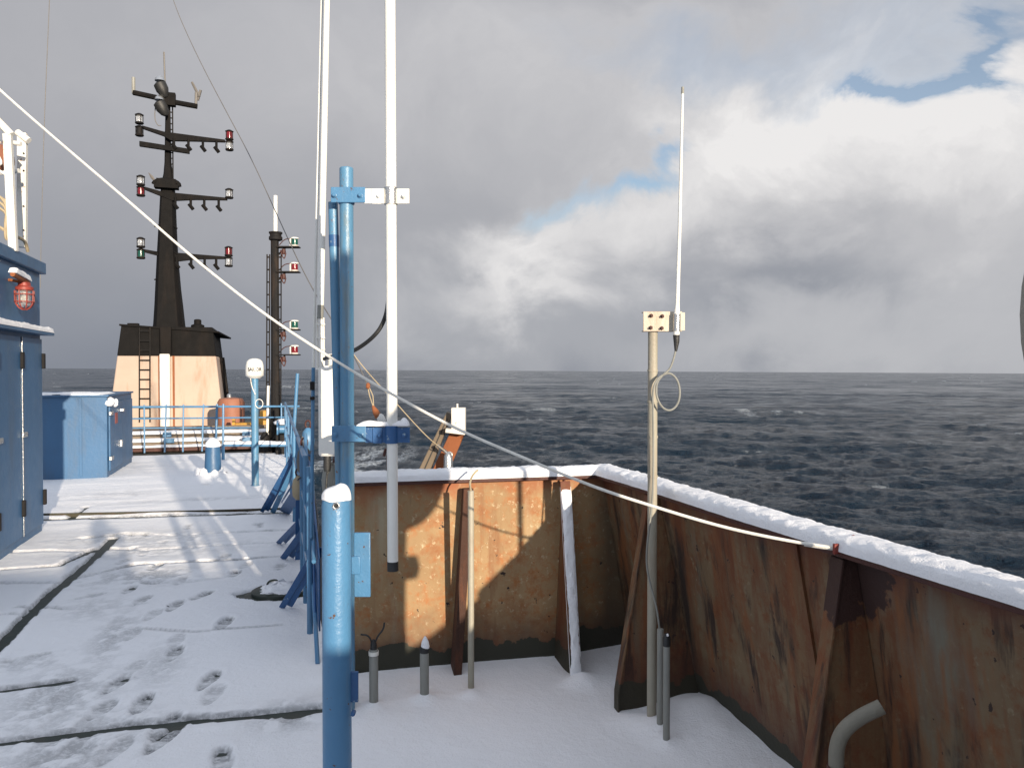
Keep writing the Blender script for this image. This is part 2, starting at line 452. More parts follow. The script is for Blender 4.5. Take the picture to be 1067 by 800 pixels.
# ------------------------------------------------------------------ sea
SEA = -8.0
def make_sea():
    D0 = EYE - SEA
    rows = []
    yp = 700.0
    while yp > 235: rows.append(D0 * F / yp); yp -= 5
    while yp > .8: rows.append(D0 * F / yp); yp -= .60
    rows += [D0 * F / q for q in (.55, .4, .3, .22)]
    rows = np.array(rows)
    az = np.concatenate([np.radians(np.linspace(-180, -42, 40)[:-1]), np.radians(np.linspace(-42, 42, 1400)), np.radians(np.linspace(42, 180, 40)[1:])])
    r, a = np.meshgrid(rows, az, indexing='ij')
    x = r * np.sin(a); y = r * np.cos(a)
    dr = np.gradient(rows)[:, None] * np.ones_like(r)
    z = np.zeros_like(x)
    rs = np.random.RandomState(3)
    wd = R(205)
    for i in range(120):
        lam = 1.0 * (24 / 1.0) ** (rs.rand() ** 1.0)
        th = wd + rs.randn() * R(30)
        amp = .0042 * lam ** .90 * min(1, (8 / lam)) ** .55
        k = 2 * math.pi / lam; ph = rs.rand() * 6.28
        filt = sstep(.8, 2.0, lam / dr)
        arg = k * (x * math.sin(th) + y * math.cos(th)) + ph + 1.2 * vn(x / 60 + i, y / 60)
        w = np.sin(arg)
        z += amp * filt * (w + .25 * w * np.abs(w))
    def ridged(u, w_, o=4):
        t_ = 0; a_ = 1; n_ = 0
        for q_ in range(o):
            t_ = t_ + a_ * (1 - np.abs(2 * vn(u * 2 ** q_ + 31 * q_, w_ * 2 ** q_ + 7 * q_) - 1)); n_ += a_; a_ *= .48
        return t_ / n_
    xa = x * math.cos(R(12)) + y * math.sin(R(12)); ya = -x * math.sin(R(12)) + y * math.cos(R(12))
    z += .42 * (ridged(xa / 5.0, ya / 2.8) - .6) * sstep(.35, 1.2, 2.8 / dr) + .16 * (ridged(xa / 1.8 + 9, ya / 1.0) - .6) * sstep(.35, 1.2, 1.0 / dr)
    z += .8 * (ridged(xa / 24 + 3, ya / 12) - .6) * sstep(.25, .9, 12 / dr) + 1.5 * (ridged(xa / 70 + 3, ya / 40) - .6) * sstep(.2, .7, 40 / dr) * sstep(150, 400, r)
    # foam: sparse breaking crests
    gust = fbm(x / 90, y / 160 + 4, 4)
    crest = z / (z[:, 300:1200].std() + 1e-6)
    fo = .85 * sstep(2.45, 2.95, crest) * sstep(.50, .66, gust) * sstep(.42, .6, fbm(x / 3.0, y / 7, 4))
    fo += .6 * sstep(.80, .86, fbm(x / 11 + 50, y / 40, 4, .45)) * (r > 150) * (r < 1800)
    def patch(px, py, wx, wy, amp):
        c = G(px, py, SEA)
        return amp * np.exp(-((x - c.x) / wx) ** 2 - ((y - c.y) / wy) ** 2)
    wk = patch(388, 478, 3.6, 8, 1.5) + patch(350, 486, 4, 9, 1.5) + patch(298, 404, 13, 14, 1.1)  + patch(1050, 603, 1.6, 1.6, .9)
    wk += patch(1000, 555, .8, .9, .5) + patch(925, 505, 1.3, .9, .6) + patch(785, 468, 1.2, .8, .5)
    fo += wk * sstep(.40, .62, fbm(x * .7, y * .35, 5, .6)) * 1.2
    fo = np.clip(fo, 0, 1)
    z = z + fo * .05
    n, m = r.shape
    v = np.stack([x, y, z], -1).reshape(-1, 3)
    idx = np.arange(n * m).reshape(n, m)
    q = np.stack([idx[:-1, :-1], idx[:-1, 1:], idx[1:, 1:], idx[1:, :-1]], -1).reshape(-1, 4)
    me = bpy.data.meshes.new('sea')
    me.vertices.add(len(v)); me.vertices.foreach_set('co', v.ravel())
    me.loops.add(q.size); me.loops.foreach_set('vertex_index', q.ravel())
    me.polygons.add(len(q)); me.polygons.foreach_set('loop_start', np.arange(0, q.size, 4)); me.polygons.foreach_set('use_smooth', [True] * len(q))
    me.update(); me.validate()
    at = me.attributes.new('foam', 'FLOAT', 'POINT'); at.data.foreach_set('value', fo.ravel())
    m, N, K, B = mat('sea_water')
    A = N.new('ShaderNodeAttribute'); A.attribute_name = 'foam'
    lace = nz(N, K, 2.3, 8, .7, (1, .6, 1))
    ml = N.new('ShaderNodeMath'); ml.operation = 'MULTIPLY'; K.new(A.outputs['Fac'], ml.inputs[0]); K.new(ramp(N, K, lace, .38, .6), ml.inputs[1])
    mt = nz(N, K, .012, 4, .6)
    wc = mix(N, K, mt, (.006, .016, .028), (.009, .022, .038))
    K.new(mix(N, K, ml.outputs[0], wc, (.62, .66, .68)), B.inputs['Base Color'])
    mr = N.new('ShaderNodeMapRange'); mr.inputs['To Min'].default_value = .16; mr.inputs['To Max'].default_value = .8
    K.new(ml.outputs[0], mr.inputs['Value']); K.new(mr.outputs[0], B.inputs['Roughness'])
    B.inputs['IOR'].default_value = 1.33
    B.inputs['Specular IOR Level'].default_value = .26
    B.inputs['Specular Tint'].default_value = (.84, .93, 1.08, 1)
    h1 = nz(N, K, .55, 7, .68, (1, .8, 1), dist=.4)
    h2 = nz(N, K, .10, 9, .62, (.8, 1, 1))
    b1 = N.new('ShaderNodeBump'); b1.inputs['Distance'].default_value = .34; b1.inputs['Strength'].default_value = 1; K.new(h1, b1.inputs['Height'])
    b2 = N.new('ShaderNodeBump'); b2.inputs['Distance'].default_value = 5.0; b2.inputs['Strength'].default_value = 1; K.new(h2, b2.inputs['Height'])
    K.new(b2.outputs[0], b1.inputs['Normal'])
    # wave facets too small for the mesh, kept at full steepness out to the horizon
    tcs = N.new('ShaderNodeTexCoord')
    def facet(scale, k, sc):
        mp = N.new('ShaderNodeMapping'); mp.inputs['Scale'].default_value = sc; K.new(tcs.outputs['Object'], mp.inputs[0])
        n = N.new('ShaderNodeTexNoise'); n.inputs['Scale'].default_value = scale; n.inputs['Detail'].default_value = 4; n.inputs['Roughness'].default_value = .6
        K.new(mp.outputs[0], n.inputs['Vector'])
        v1 = N.new('ShaderNodeVectorMath'); v1.operation = 'SUBTRACT'; K.new(n.outputs['Color'], v1.inputs[0]); v1.inputs[1].default_value = (.5, .5, .5)
        v2 = N.new('ShaderNodeVectorMath'); v2.operation = 'MULTIPLY'; K.new(v1.outputs[0], v2.inputs[0]); v2.inputs[1].default_value = (k, k * 1.3, 0)
        return v2.outputs[0]
    va1 = N.new('ShaderNodeVectorMath'); K.new(facet(.30, 1.1, (.6, 1, 1)), va1.inputs[0]); K.new(facet(.035, 1.9, (.6, 1, 1)), va1.inputs[1])
    va2 = N.new('ShaderNodeVectorMath'); K.new(b1.outputs[0], va2.inputs[0]); K.new(va1.outputs[0], va2.inputs[1])
    nn = N.new('ShaderNodeVectorMath'); nn.operation = 'NORMALIZE'; K.new(va2.outputs[0], nn.inputs[0]); K.new(nn.outputs[0], B.inputs['Normal'])
    me.materials.append(m)
    o = bpy.data.objects.new('sea', me); COL.objects.link(o); struct(o)
    o.location = (0, 0, SEA)
    o.rotation_euler = (0, R(.30), 0)
make_sea()

# ------------------------------------------------------------------ hull and decks
m = M(); m.prism([st(-9, -12, -9.5), st(21, -12, -9.5), st(30, -6, -9.5), st(30, .6, -9.5), st(21, 1.7, -9.5), st(-9, 1.7, -9.5)], (0, 0, 6.6))
struct(obj('ship_hull', m, M_DARKST))
m = M(); m.prism([st(-9, -11.5, -2.88), st(29, -8, -2.88), st(29, .16, -2.88), st(4.48, .16, -2.88), st(4.48, 2.30, -2.88), st(-9, 2.30, -2.88)], (0, 0, 2.855))
struct(obj('deck', m, M_GREENDK))

def edge_plate(pts, z0, z1):
    q = [G(*p) for p in pts]; m = M()
    rings = [[p + Vector((0, 0, z0)), p + Vector((0, 0, z1)), p + AX * .03 + Vector((0, 0, z1)), p + AX * .03 + Vector((0, 0, z0))] for p in q]
    m.loft(rings); return struct(obj('deck_coaming', m, M_COAM, bevel=.003))
M_COAM = paint('brown_green_coaming_paint', (.045, .040, .022), .7, (.10, .035, .015), .8, scale=5)
edge_plate([(-30, 541), (45, 537), (150, 535), (230, 533), (308, 530.5)], -.05, .022)
SEAMS = [  # polylines traced on the deck: (points, half width m, strength, breakup)
    ([(-30, 545), (45, 540.5), (150, 537.5), (230, 535), (308, 532.5)], .070, 1.0, .1),
    ([(-60, 778), (0, 772), (60, 764), (120, 757), (200, 749), (262, 745), (330, 738)], .036, 1.0, .05),
    ([(-60, 724), (0, 718), (35, 713), (70, 708)], .030, 1.0, .1),
    ([(-50, 720), (0, 672), (22, 648), (50, 620), (80, 596), (105, 573), (118, 560)], .034, 1.0, .15),
    ([(88, 560), (130, 556), (187, 557), (260, 553), (305, 551)], .030, .8, .7),
    ([(0, 593), (60, 589), (100, 571), (160, 572), (240, 567), (290, 564)], .028, .8, .7),
    ([(0, 575), (50, 573), (95, 573), (140, 570)], .026, .75, .6),
    ([(0, 607), (60, 607), (140, 588), (240, 583), (300, 578)], .026, .75, .6),
    ([(150, 606), (200, 605), (240, 600)], .022, .6, .7),
    ([(20, 632), (90, 634), (150, 628)], .018, .55, .7),
    ([(150, 655), (200, 658), (292, 650)], .012, .5, .6),
    ([(0, 640), (25, 639)], .012, .4, .4), ([(84, 528), (90, 527), (72, 539)], .02, .6, .3),
]
FEET = [(270, 547, 20, 1), (257, 588, 0, .5), (292, 590, 10, .7), (245, 597, 10, .9), (234, 580, 0, .7), (211, 620, -10, 1), (182, 631, 5, .9),
        (234, 649, 5, 1), (181, 680, 10, .9), (184, 667, 10, .5), (121, 712, 0, 1.0), (149, 731, 10, 1), (106, 738, 0, .8), (218, 708, 0, 1), (223, 722, 5, .6),
        (169, 769, -5, 1.1), (232, 790, 20, 1), (119, 668, 10, .5), (121, 648, 10, .4), (66, 783, -40, .7), (28, 684, -45, .6), (48, 722, 0, .5), (62, 730, 10, .6),
        (92, 620, -30, .6), (135, 613, 10, .9), (155, 700, -30, .4), (172, 755, 0, .9), (200, 560, 10, .5), (170, 565, 20, .6), (150, 575, 20, .5), (215, 505, 40, .5), (140, 515, 40, .5), (305, 748, 0, .3),
        (196, 548, 15, .8), (163, 590, 5, .9), (188, 604, 10, .6), (147, 625, 0, .8), (138, 660, 8, .6), (160, 640, 5, .5),
        (140, 695, 5, .5), (120, 780, 0, .7), (128, 585, 5, .6)]
TREAD = [(140, 560, .8, .28, .4), (170, 572, .9, .25, .4), (60, 725, .25, .30, .6), (120, 660, .12, .35, .55), (70, 780, .25, .22, .7), (85, 755, .35, .10, .5), (25, 690, .28, .10, .4),
         (170, 690, .12, .25, .4), (300, 745, .16, .10, .8), (150, 600, .5, .2, .6), (205, 520, 1.4, .12, .35), (120, 515, .7, .25, .3), (100, 632, .2, .2, .4)]
MOUNDS = [(389, 735, .05, .022), (442, 728, .06, .028), (490, 725, .05, .025), (606, 712, .09, .05), (655, 752, .10, .02), (683, 762, .10, .035), (694, 778, .06, .02), (725, 750, .16, .05), (740, 775, .2, .03), (222, 497, .3, .08), (266, 507, .15, .02)]
def seg_dist(x, y, pts):
    d = np.full(x.shape, 1e9)
    for p, q in zip(pts[:-1], pts[1:]):
        vx, vy = q.x - p.x, q.y - p.y; L2 = vx * vx + vy * vy
        t = np.clip(((x - p.x) * vx + (y - p.y) * vy) / L2, 0, 1)
        d = np.minimum(d, np.hypot(x - p.x - t * vx, y - p.y - t * vy))
    return d
def snow_height(x, y):
    s = x * AX.x + y * AX.y; t = x * BX.x + y * BX.y
    h = (fbm(x * 1.3, y * 1.3, 4) - .5) * .016 + (fbm(x * 9, y * 9, 4) - .5) * .006
    h += (fbm(s * 5, t * 1.0 + 7, 3) - .5) * .012 * sstep(5, 8, s)        # wind ripples across the deck
    far = sstep(8.5, 10.5, s)
    h += far * (fbm(s * 4.0, t * .9, 5, .6) - .5) * .03
    tr = np.zeros_like(x)
    w1 = fbm(x * 7 + 3, y * 7, 4) - .5; w2 = fbm(x * 3 + 30, y * 3, 3)
    for pts, w, k, br in SEAMS:
        P3 = [G(*p) for p in pts]
        d = seg_dist(x, y, P3) + w1 * w * .9
        ww = w * (.75 + .5 * w2)
        gate = 1 - br * sstep(.48, .54, fbm(x * 1.7 + w * 999, y * 1.7, 3))
        e = (1 - sstep(ww * .8, ww * 1.25 + .008, d)) * gate
        h -= .075 * k * e
        h += .005 * k * gate * np.exp(-((d - ww * 2.6 - .02) / .035) ** 2)
        tr = np.maximum(tr, np.minimum(1, 1.3 * k) * gate * (1 - sstep(ww * .9, ww * 1.5 + .012, d)))  # also darkens snow in the seams, standing in for shadow in the gaps
    for px, py, rot, k in FEET:
        c = G(px, py); a = R(rot)
        u = (x - c.x) * math.cos(a) + (y - c.y) * math.sin(a); v = -(x - c.x) * math.sin(a) + (y - c.y) * math.cos(a)
        L = .145; W = .046 + .008 * np.clip(v / .15, -1, 1)
        dd = np.sqrt((u / W) ** 2 + (v / L) ** 2) + w1 * .45
        e = 1 - sstep(.86, 1.06, dd)
        waist = 1 - .6 * np.exp(-((v + .035) / .03) ** 2)
        grip = .5 + .5 * np.sin(v * 210)
        h -= e * waist * (.014 + .006 * grip) * k
        h += .004 * k * np.exp(-((dd - 1.35) / .25) ** 2)
        tr = np.maximum(tr, e * waist * k * (.50 + .35 * grip) + 0 * e * ( sstep(.05, .15, v + w1 * .1)))
        e2 = e * sstep(.07, .11, v + w1 * .12) * (k > .85)
        h -= .010 * e2; tr = np.maximum(tr, e2)
    for px, py, rx, ry, k in TREAD:
        c = G(px, py)
        u = (x - c.x) * BX.x + (y - c.y) * BX.y; v = (x - c.x) * AX.x + (y - c.y) * AX.y
        g = np.exp(-(u / rx) ** 2 - (v / ry / 1.5) ** 2)
        nn = fbm(x * 14 + 4, y * 14, 5, .6)
        e = g * sstep(.45, .60, nn + .12 * g)
        h -= .012 * k * e; tr = np.maximum(tr, k * e * .75)
    for px, py, r_, hh in MOUNDS:
        c = G(px, py); h += hh * np.exp(-((x - c.x) ** 2 + (y - c.y) ** 2) / r_ ** 2)
    # drifts against the bulwark, thin edge where the plate begins
    h += .035 * np.exp(-(4.40 - s) / .18) * (s < 4.6) * (t > .3)
    h += .06 * sstep(1.55, 2.1, t) * (.4 + fbm(x * 3, y * 3, 3)) * (s < 4.6)
    # hatch rim melted free of snow
    c = G(288, 617); q = np.sqrt(((x - c.x) / .30) ** 2 + ((y - c.y) / .20) ** 2) + w1 * .5
    e = 1 - sstep(.85, 1.1, q); h -= .10 * e; tr = np.maximum(tr, e)
    return h, np.clip(tr, 0, 1)
def snow_grid(name, s0, s1, t0, t1, ds, keep):
    ss = np.arange(s0, s1 + ds, ds); tt = np.arange(t0, t1 + ds, ds)
    s, t = np.meshgrid(ss, tt, indexing='ij')
    x = AX.x * s + BX.x * t; y = AX.y * s + BX.y * t
    h, tr = snow_height(x, y)
    n, m_ = s.shape
    idx = np.arange(n * m_).reshape(n, m_)
    q = np.stack([idx[:-1, :-1], idx[1:, :-1], idx[1:, 1:], idx[:-1, 1:]], -1)
    k = keep(s, t); kk = k[:-1, :-1] & k[1:, :-1] & k[1:, 1:] & k[:-1, 1:]
    return np.stack([x, y, h], -1).reshape(-1, 3), q[kk].reshape(-1, 4), tr.ravel()
va, qa, ta = snow_grid('a', 1.6, 6.2, -6.0, 2.12, .015, lambda s, t: (t < .30) | (s < 4.42))
vd_, qd, td = snow_grid('d', 6.2, 9.0, -6.0, .30, .022, lambda s, t: s > 0)
ve, qe, te = snow_grid('e', -1.2, 1.6, -6.0, 2.15, .05, lambda s, t: s < 9)
vb, qb, tb = snow_grid('b', 9.0, 17.4, -9.5, .26, .05, lambda s, t: s > 0)
vc, qc, tc_ = snow_grid('c', -1.2, 9.0, -9.5, -6.0, .10, lambda s, t: s > -9)
V_, Q_, n_ = [], [], 0
for a_, b_ in ((va, qa), (vb, qb), (vc, qc), (vd_, qd), (ve, qe)): V_.append(a_); Q_.append(b_ + n_); n_ += len(a_)
v = np.concatenate(V_); q = np.concatenate(Q_); tr = np.concatenate([ta, tb, tc_, td, te])
me = bpy.data.meshes.new('snow_ground')
me.vertices.add(len(v)); me.vertices.foreach_set('co', v.ravel())
me.loops.add(q.size); me.loops.foreach_set('vertex_index', q.ravel().astype(np.int32))
me.polygons.add(len(q)); me.polygons.foreach_set('loop_start', np.arange(0, q.size, 4)); me.polygons.foreach_set('use_smooth', [True] * len(q))
me.update(); me.validate(); me.flip_normals()
me.attributes.new('trodden_seam_shade', 'FLOAT', 'POINT').data.foreach_set('value', tr)
me.materials.append(M_SNOWDECK)
o = bpy.data.objects.new('snow_ground', me); COL.objects.link(o); struct(o)
def snow_z(x, y):
    h, _ = snow_height(np.array([[x]], float), np.array([[y]], float)); return float(h[0, 0])

# lumpy snow cap laid along a line
def snow_strip(m, pts, w, h, side, step=.012, sag=.0, n=13, seed=0, amp=.012, f=14):
    """pts: centre line on the surface; side: across vectors"""
    P_, S_ = [], []
    for i in range(len(pts) - 1):
        L = (pts[i + 1] - pts[i]).length; k = max(1, int(L / step))
        for j in range(k):
            P_.append(pts[i].lerp(pts[i + 1], j / k)); S_.append(side[i].lerp(side[i + 1], j / k))
    P_.append(pts[-1]); S_.append(side[-1])
    rings = []
    acc = 0
    for i, (p, sd) in enumerate(zip(P_, S_)):
        if i: acc += (p - P_[i - 1]).length
        ends = min(1, (min(i, len(P_) - 1 - i) * step) / .03 + .05) ** .5
        ring = []
        for k in range(n):
            a = math.pi * k / (n - 1)
            nn = float(fbm(np.array([acc * f + seed]), np.array([k * .55 + seed]), 4, .6)[0]) - .5
            n3 = float(fbm(np.array([acc * 3 + seed]), np.array([k * .2 + seed]), 2)[0]) - .5
            cx = math.copysign(abs(math.cos(a)) ** .62, math.cos(a)); sz = math.sin(a) ** .55
            rr = 1 + (nn * amp + n3 * amp * .7) / h
            ring.append(p + sd * (cx * w * .5 * (1 + (rr - 1) * .25)) + Vector((0, 0, sz * h * rr * ends - (sag if k in (0, n - 1) else 0))))
        rings.append(ring)
    m.loft(rings)

# ------------------------------------------------------------------ bulwark
RAILZ = 1.085
railp = [Vector((-.93, 4.34, 0)), Vector((.50, 4.685, 0)), Vector((.71, 4.05, 0)), Vector((.92, 3.32, 0)), Vector((1.12, 2.70, 0)), Vector((1.33, 2.05, 0)), Vector((1.62, 1.0, 0)), Vector((1.84, 0, 0)), Vector((2.1, -1.5, 0)), Vector((2.35, -3, 0))]
basep = [Vector((-.93, 4.35, 0)), Vector((.72, 4.755, 0)), Vector((.90, 4.20, 0)), Vector((1.10, 3.52, 0)), Vector((1.34, 2.70, 0)), Vector((1.55, 2.0, 0)), Vector((1.85, 1.0, 0)), Vector((2.10, 0, 0)), Vector((2.4, -1.5, 0)), Vector((2.65, -3, 0))]
def outn(pts, i):
    """outward horizontal normal (mitred) of the rail at vertex i"""
    ns = []
    for a, b in ((i - 1, i), (i, i + 1)):
        if a < 0 or b >= len(pts): continue
        d = (pts[b] - pts[a]).normalized(); ns.append(Vector((-d.y, d.x, 0)))
    n = sum(ns, Vector()).normalized()
    return n / max(.5, n.dot(ns[0]))
NO = [outn(railp, i) for i in range(len(railp))]
bw = thing('bulwark', Vector((.5, 3.5, 0)), 'rust-stained buff steel bulwark topped with snow, closing off the snowy deck corner', 'bulwark')
ns_ = 16
m = M(); rings = []
for lay in (0, 1):
    for j in range(ns_ + 1):
        k = j / ns_
        z = -.35 + k * (RAILZ - .012 + .35)
        row = []
        for i in range(len(railp)):
            a = basep[i] + (basep[i] - railp[i]) * (.35 / RAILZ) * .3; b = railp[i] + NO[i] * .055
            kk = max(0, min(1, z / RAILZ))
            p = basep[i].lerp(b, kk); p = p + NO[i] * (.012 * lay); p.z = z
            row.append(p)
        rings.append(row)
# two skins (inner and outer) with edges
def sheet(m, rows, flip=False):
    n = len(rows[0]); vs = [p for r in rows for p in r]; fs = []
    for i in range(len(rows) - 1):
        for k in range(n - 1):
            f = (i * n + k, i * n + k + 1, (i + 1) * n + k + 1, (i + 1) * n + k)
            fs.append(f[::-1] if flip else f)
    m.add(vs, fs)
sheet(m, [q[:2] for q in rings[:ns_ + 1]]); sheet(m, [q[:2] for q in rings[ns_ + 1:]], True)
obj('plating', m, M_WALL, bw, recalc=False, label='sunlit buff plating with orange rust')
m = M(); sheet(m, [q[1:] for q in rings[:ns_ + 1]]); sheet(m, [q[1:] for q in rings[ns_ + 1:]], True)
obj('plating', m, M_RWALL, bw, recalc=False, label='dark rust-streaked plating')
# rail: flat bar with a lip
m = M(); rr_ = []
for z_, o_ in ((RAILZ - .020, -.006), (RAILZ, -.006), (RAILZ, .130), (RAILZ - .035, .130), (RAILZ - .035, .122), (RAILZ - .012, .122), (RAILZ - .012, .002), (RAILZ - .020, .002)):
    rr_.append([railp[i] + NO[i] * o_ + Vector((0, 0, z_)) for i in range(len(railp))])
rr_ = [[ring[i] for ring in rr_] for i in range(len(railp))]
m.loft(rr_)
obj('rail', m, M_REDLEAD, bw, bevel=.003)
def stay(p_top, p_base, foot, flange, mt=M_STAY, zt=RAILZ - .022, th=.012, nose=.03, name='stay', fl_side=0.0, back=Vector((0, 0, 0))):
    """triangular gusset from under the rail to the deck; p_* on the plating, foot inside"""
    inward = (foot - p_base); inward.z = 0; inw = inward.normalized()
    t1 = p_top + inw * nose; side = inw.cross(Vector((0, 0, 1)))
    m = M()
    poly = [p_top + Vector((0, 0, zt)), t1 + Vector((0, 0, zt)), foot + Vector((0, 0, .10)), foot + Vector((0, 0, -.06)), p_base + Vector((0, 0, -.06))]
    poly = [p - side * th * .5 for p in poly]
    m.prism(poly, side * th)
    w = obj(name, m, mt, bw)
    if flange:
        m = M()
        a = t1 + Vector((0, 0, zt - .005)); b = foot + Vector((0, 0, .10)); c = foot + Vector((0, 0, -.06))
        off = side * fl_side
        vs = []
        for p in (a, b, c):
            vs += [p - side * flange * .5 + off, p + side * flange * .5 + off, p + side * flange * .5 + inw * .010 + off, p - side * flange * .5 + inw * .010 + off]
        m.add(vs, [(0, 1, 2, 3), (8, 11, 10, 9)] + [(i * 4 + k, i * 4 + (k + 1) % 4, i * 4 + 4 + (k + 1) % 4, i * 4 + 4 + k) for i in (0, 1) for k in range(4)])
        obj('flange', m, mt, w, bevel=.002)
    return t1, inw, side
# stay on the back wall, its flange under snow
pt = Vector((.30, 4.64, 0)); pb = Vector((.25, 4.63, 0)); ft = Vector((.345, 4.34, 0))
t1, inw, sd = stay(pt, pb, ft, .062, nose=.02)
m = M(); snow_strip(m, [Vector((0, 0, 0)), Vector((1, 0, 0))], 1, 1, [Vector((0, 1, 0))] * 2, step=.5)   # (shape check, replaced below)
m = M(); rings = []
A = t1 + inw * .012 + Vector((0, 0, RAILZ - .06)); Bp = ft + inw * .012 + Vector((0, 0, .04))
for i in range(70):
    k = i / 69; p = A.lerp(Bp, k); ring = []
    for j in range(9):
        a = math.pi * j / 8
        nn = float(fbm(np.array([k * 18.]), np.array([j * .6 + 3]), 4, .6)[0]) - .5
        th_ = .020 * (1 + .9 * nn) * min(1, i / 3 + .1, (69 - i) / 3 + .2)
        ring.append(p + sd * (-math.cos(a) * .034) + inw * (math.sin(a) ** .7 * th_) + Vector((0, 0, .004 * nn)))
    rings.append(ring)
m.loft(rings)
tag(obj('snow_streak', m, M_SNOW), 'long strip of wind-packed snow stuck to the slanting stay on the lit back wall', 'snow', kind='stuff')
# rusty stiffener on the lit wall
def wallpt(px): 
    r = (px - CX) / F; D = 4.577 / (1 - .241 * r); return Vector((r * D, D, 0))
m = M(); a = wallpt(486.5); b = wallpt(472)
inw2 = Vector((.235, -.972, 0))
poly = []
for p, z in ((a, RAILZ - .05), (b, -.05)):
    q = Vector((p.x, p.y, z)); poly.append(q)
sx = Vector((.972, .235, 0))
m.add([poly[0] - sx * .028, poly[0] + sx * .028, poly[0] + sx * .028 + inw2 * .05, poly[0] - sx * .028 + inw2 * .05,
       poly[1] - sx * .022, poly[1] + sx * .022, poly[1] + sx * .022 + inw2 * .13, poly[1] - sx * .022 + inw2 * .13],
      [(0, 1, 2, 3), (4, 7, 6, 5), (0, 4, 5, 1), (1, 5, 6, 2), (2, 6, 7, 3), (3, 7, 4, 0)])
obj('stiffener', m, M_STIFF, bw, bevel=.003)
# stays on the right-hand wall
def on(pts, y):
    for p, q in zip(pts[:-1], pts[1:]):
        if q.y <= y <= p.y: return p.lerp(q, (p.y - y) / (p.y - q.y))
NI = Vector((.958, .287, 0))
for (yt, reach, yf) in ((4.08, .17, 3.92), (2.70, .15, 2.62), (1.2, .15, 1.15)):
    top = on(railp, yt) + NI * .055; base = on(basep, yf + .06)
    foot = on(railp, yt) + Vector((-.17, yf - yt, 0)) + NI * (.0 if yt > 4 else .02)
    stay(top, base, foot, .075, nose=.045, fl_side=.02)
# doubler strip low on the right wall between the stays
m = M(); rows = []
for z in np.linspace(-.05, RAILZ - .022, 14):
    row = []
    for y in (3.14, 2.99):
        b = on(basep, y); t = on(railp, y) + NI * .055; p = b.lerp(t, max(0, z / RAILZ)) - NI * .012; p.z = z; row.append(p)
    rows.append(row)
m2 = [[r[0] + NI * .014, r[0], r[1], r[1] + NI * .014] for r in rows]
m.loft(m2); obj('doubler_plate', m, M_STAY, bw)
# snow along the rail
m = M(); snow_strip(m, [p + NO[i] * .062 + Vector((0, 0, RAILZ + .001)) for i, p in enumerate(railp[:7])], .155, .052, [NO[i] for i in range(7)], amp=.018, seed=2, n=17, f=22)
tag(obj('snow_ridge', m, M_SNOW, origin=(.5, 4, RAILZ)), 'thick crumbly ridge of snow lying along the top of the rusty bulwark rail', 'snow', kind='stuff')

# red padeye on the rail holding the rope
RP = Vector((1.115, 2.70, RAILZ + .0))
m = M()
m.box(RP + Vector((.0, 0, .010)), (.05, .012, .035), x=BX); m.tube([RP + BX * .035 + Vector((0, -.012, .03)), RP + BX * .055 + Vector((0, .0, .045)), RP + BX * .06 + Vector((0, .012, .02))], .010, 8)
tag(obj('padeye', m, M_REDEYE, bevel=.002), 'small red and rusty lug on the right rail where the white rope ends', 'padeye')
# ------------------------------------------------------------------ white rope across the picture
def sagline(pts, n=80, sag=0):
    out = []
    for i in range(n + 1):
        k = i / n; p = pts[0].lerp(pts[1], k); p = p - Vector((0, 0, sag * 4 * k * (1 - k))); out.append(p)
    return out
def smooth0(pts, it=3):
    for _ in range(it):
        o = [pts[0]]
        for a, b in zip(pts[:-1], pts[1:]): o += [a.lerp(b, .25), a.lerp(b, .75)]
        o.append(pts[-1]); pts = o
    return pts
e0 = P(876, 572, 2.70)
far = P(0, 95, 3.70)
far2 = e0 + (far - e0) * 1.45
rope = thing('white_rope', e0, 'taut white rope slanting from the red rail lug up to the top left', 'rope')
rpx = [(876, 572), (825, 564), (770, 553), (725, 541), (678, 526.5), (640, 514.5), (602, 500.5), (540, 474.5), (481, 449.5), (425, 420), (370, 388.5), (320, 357), (270, 323.5), (200, 268), (135, 210.5), (65, 151), (0, 94.5)]
rp3 = [e0] + [P(x, y, 3.02 / (1 + .286 * (x - CX) / F)) for x, y in rpx[1:]]
tan_ = (rp3[-1] - rp3[-2]).normalized(); rp3 += [rp3[-1] + tan_ * .9 + Vector((0, 0, .03)), rp3[-1] + tan_ * 1.9 + Vector((0, 0, .1))]
m = M(); m.tube(smooth0(rp3), .0056, 8)
obj('line', m, M_ROPE, rope)
m = M(); m.tube([e0, P(858, 569.5, 2.72), P(838, 566.5, 2.74)], .0078, 10); obj('splice', m, M_ROPE, rope)

# ------------------------------------------------------------------ thick blue post
pc = Vector((-.575, 2.60, 0)); r0 = .047
tp = P(347, 517, 2.6).z
post = thing('bollard_post', pc, 'thick blue steel post with a snow cap and a drilled hole, nearest to the viewer', 'post')
m = M(); m.lathe(pc, [(r0, -.06), (r0, tp - .03), (r0 * .96, tp - .012), (r0 * .8, tp)], 32)
o = obj('tube', m, M_BLUE, post, bevel=.0)
hz = P(351, 527, 2.55).z
m = M(); hp = pc + Vector((.010, -r0 * .985, hz)); m.tube([hp + Vector((.0095 * math.cos(a), -.001, .0095 * math.sin(a))) for a in np.linspace(0, 2 * math.pi, 17)[:-1]], .0026, 8, closed=True)
obj('hole_rim', m, M_STEEL, post)
m = M(); m.lathe(hp + Vector((0, .002, 0)), [(.0085, 0), (.0085, .003)], 16, axis=Vector((0, -1, 0))); obj('hole', m, M_BLACK, post)
m = M(); m.box(pc + Vector((.075, .05, P(370, 588, 2.65).z)), (.055, .012, .215)); m.box(pc + Vector((.055, .046, P(370, 588, 2.65).z)), (.03, .02, .06))
obj('side_plate', m, M_BLUE, post, bevel=.003)
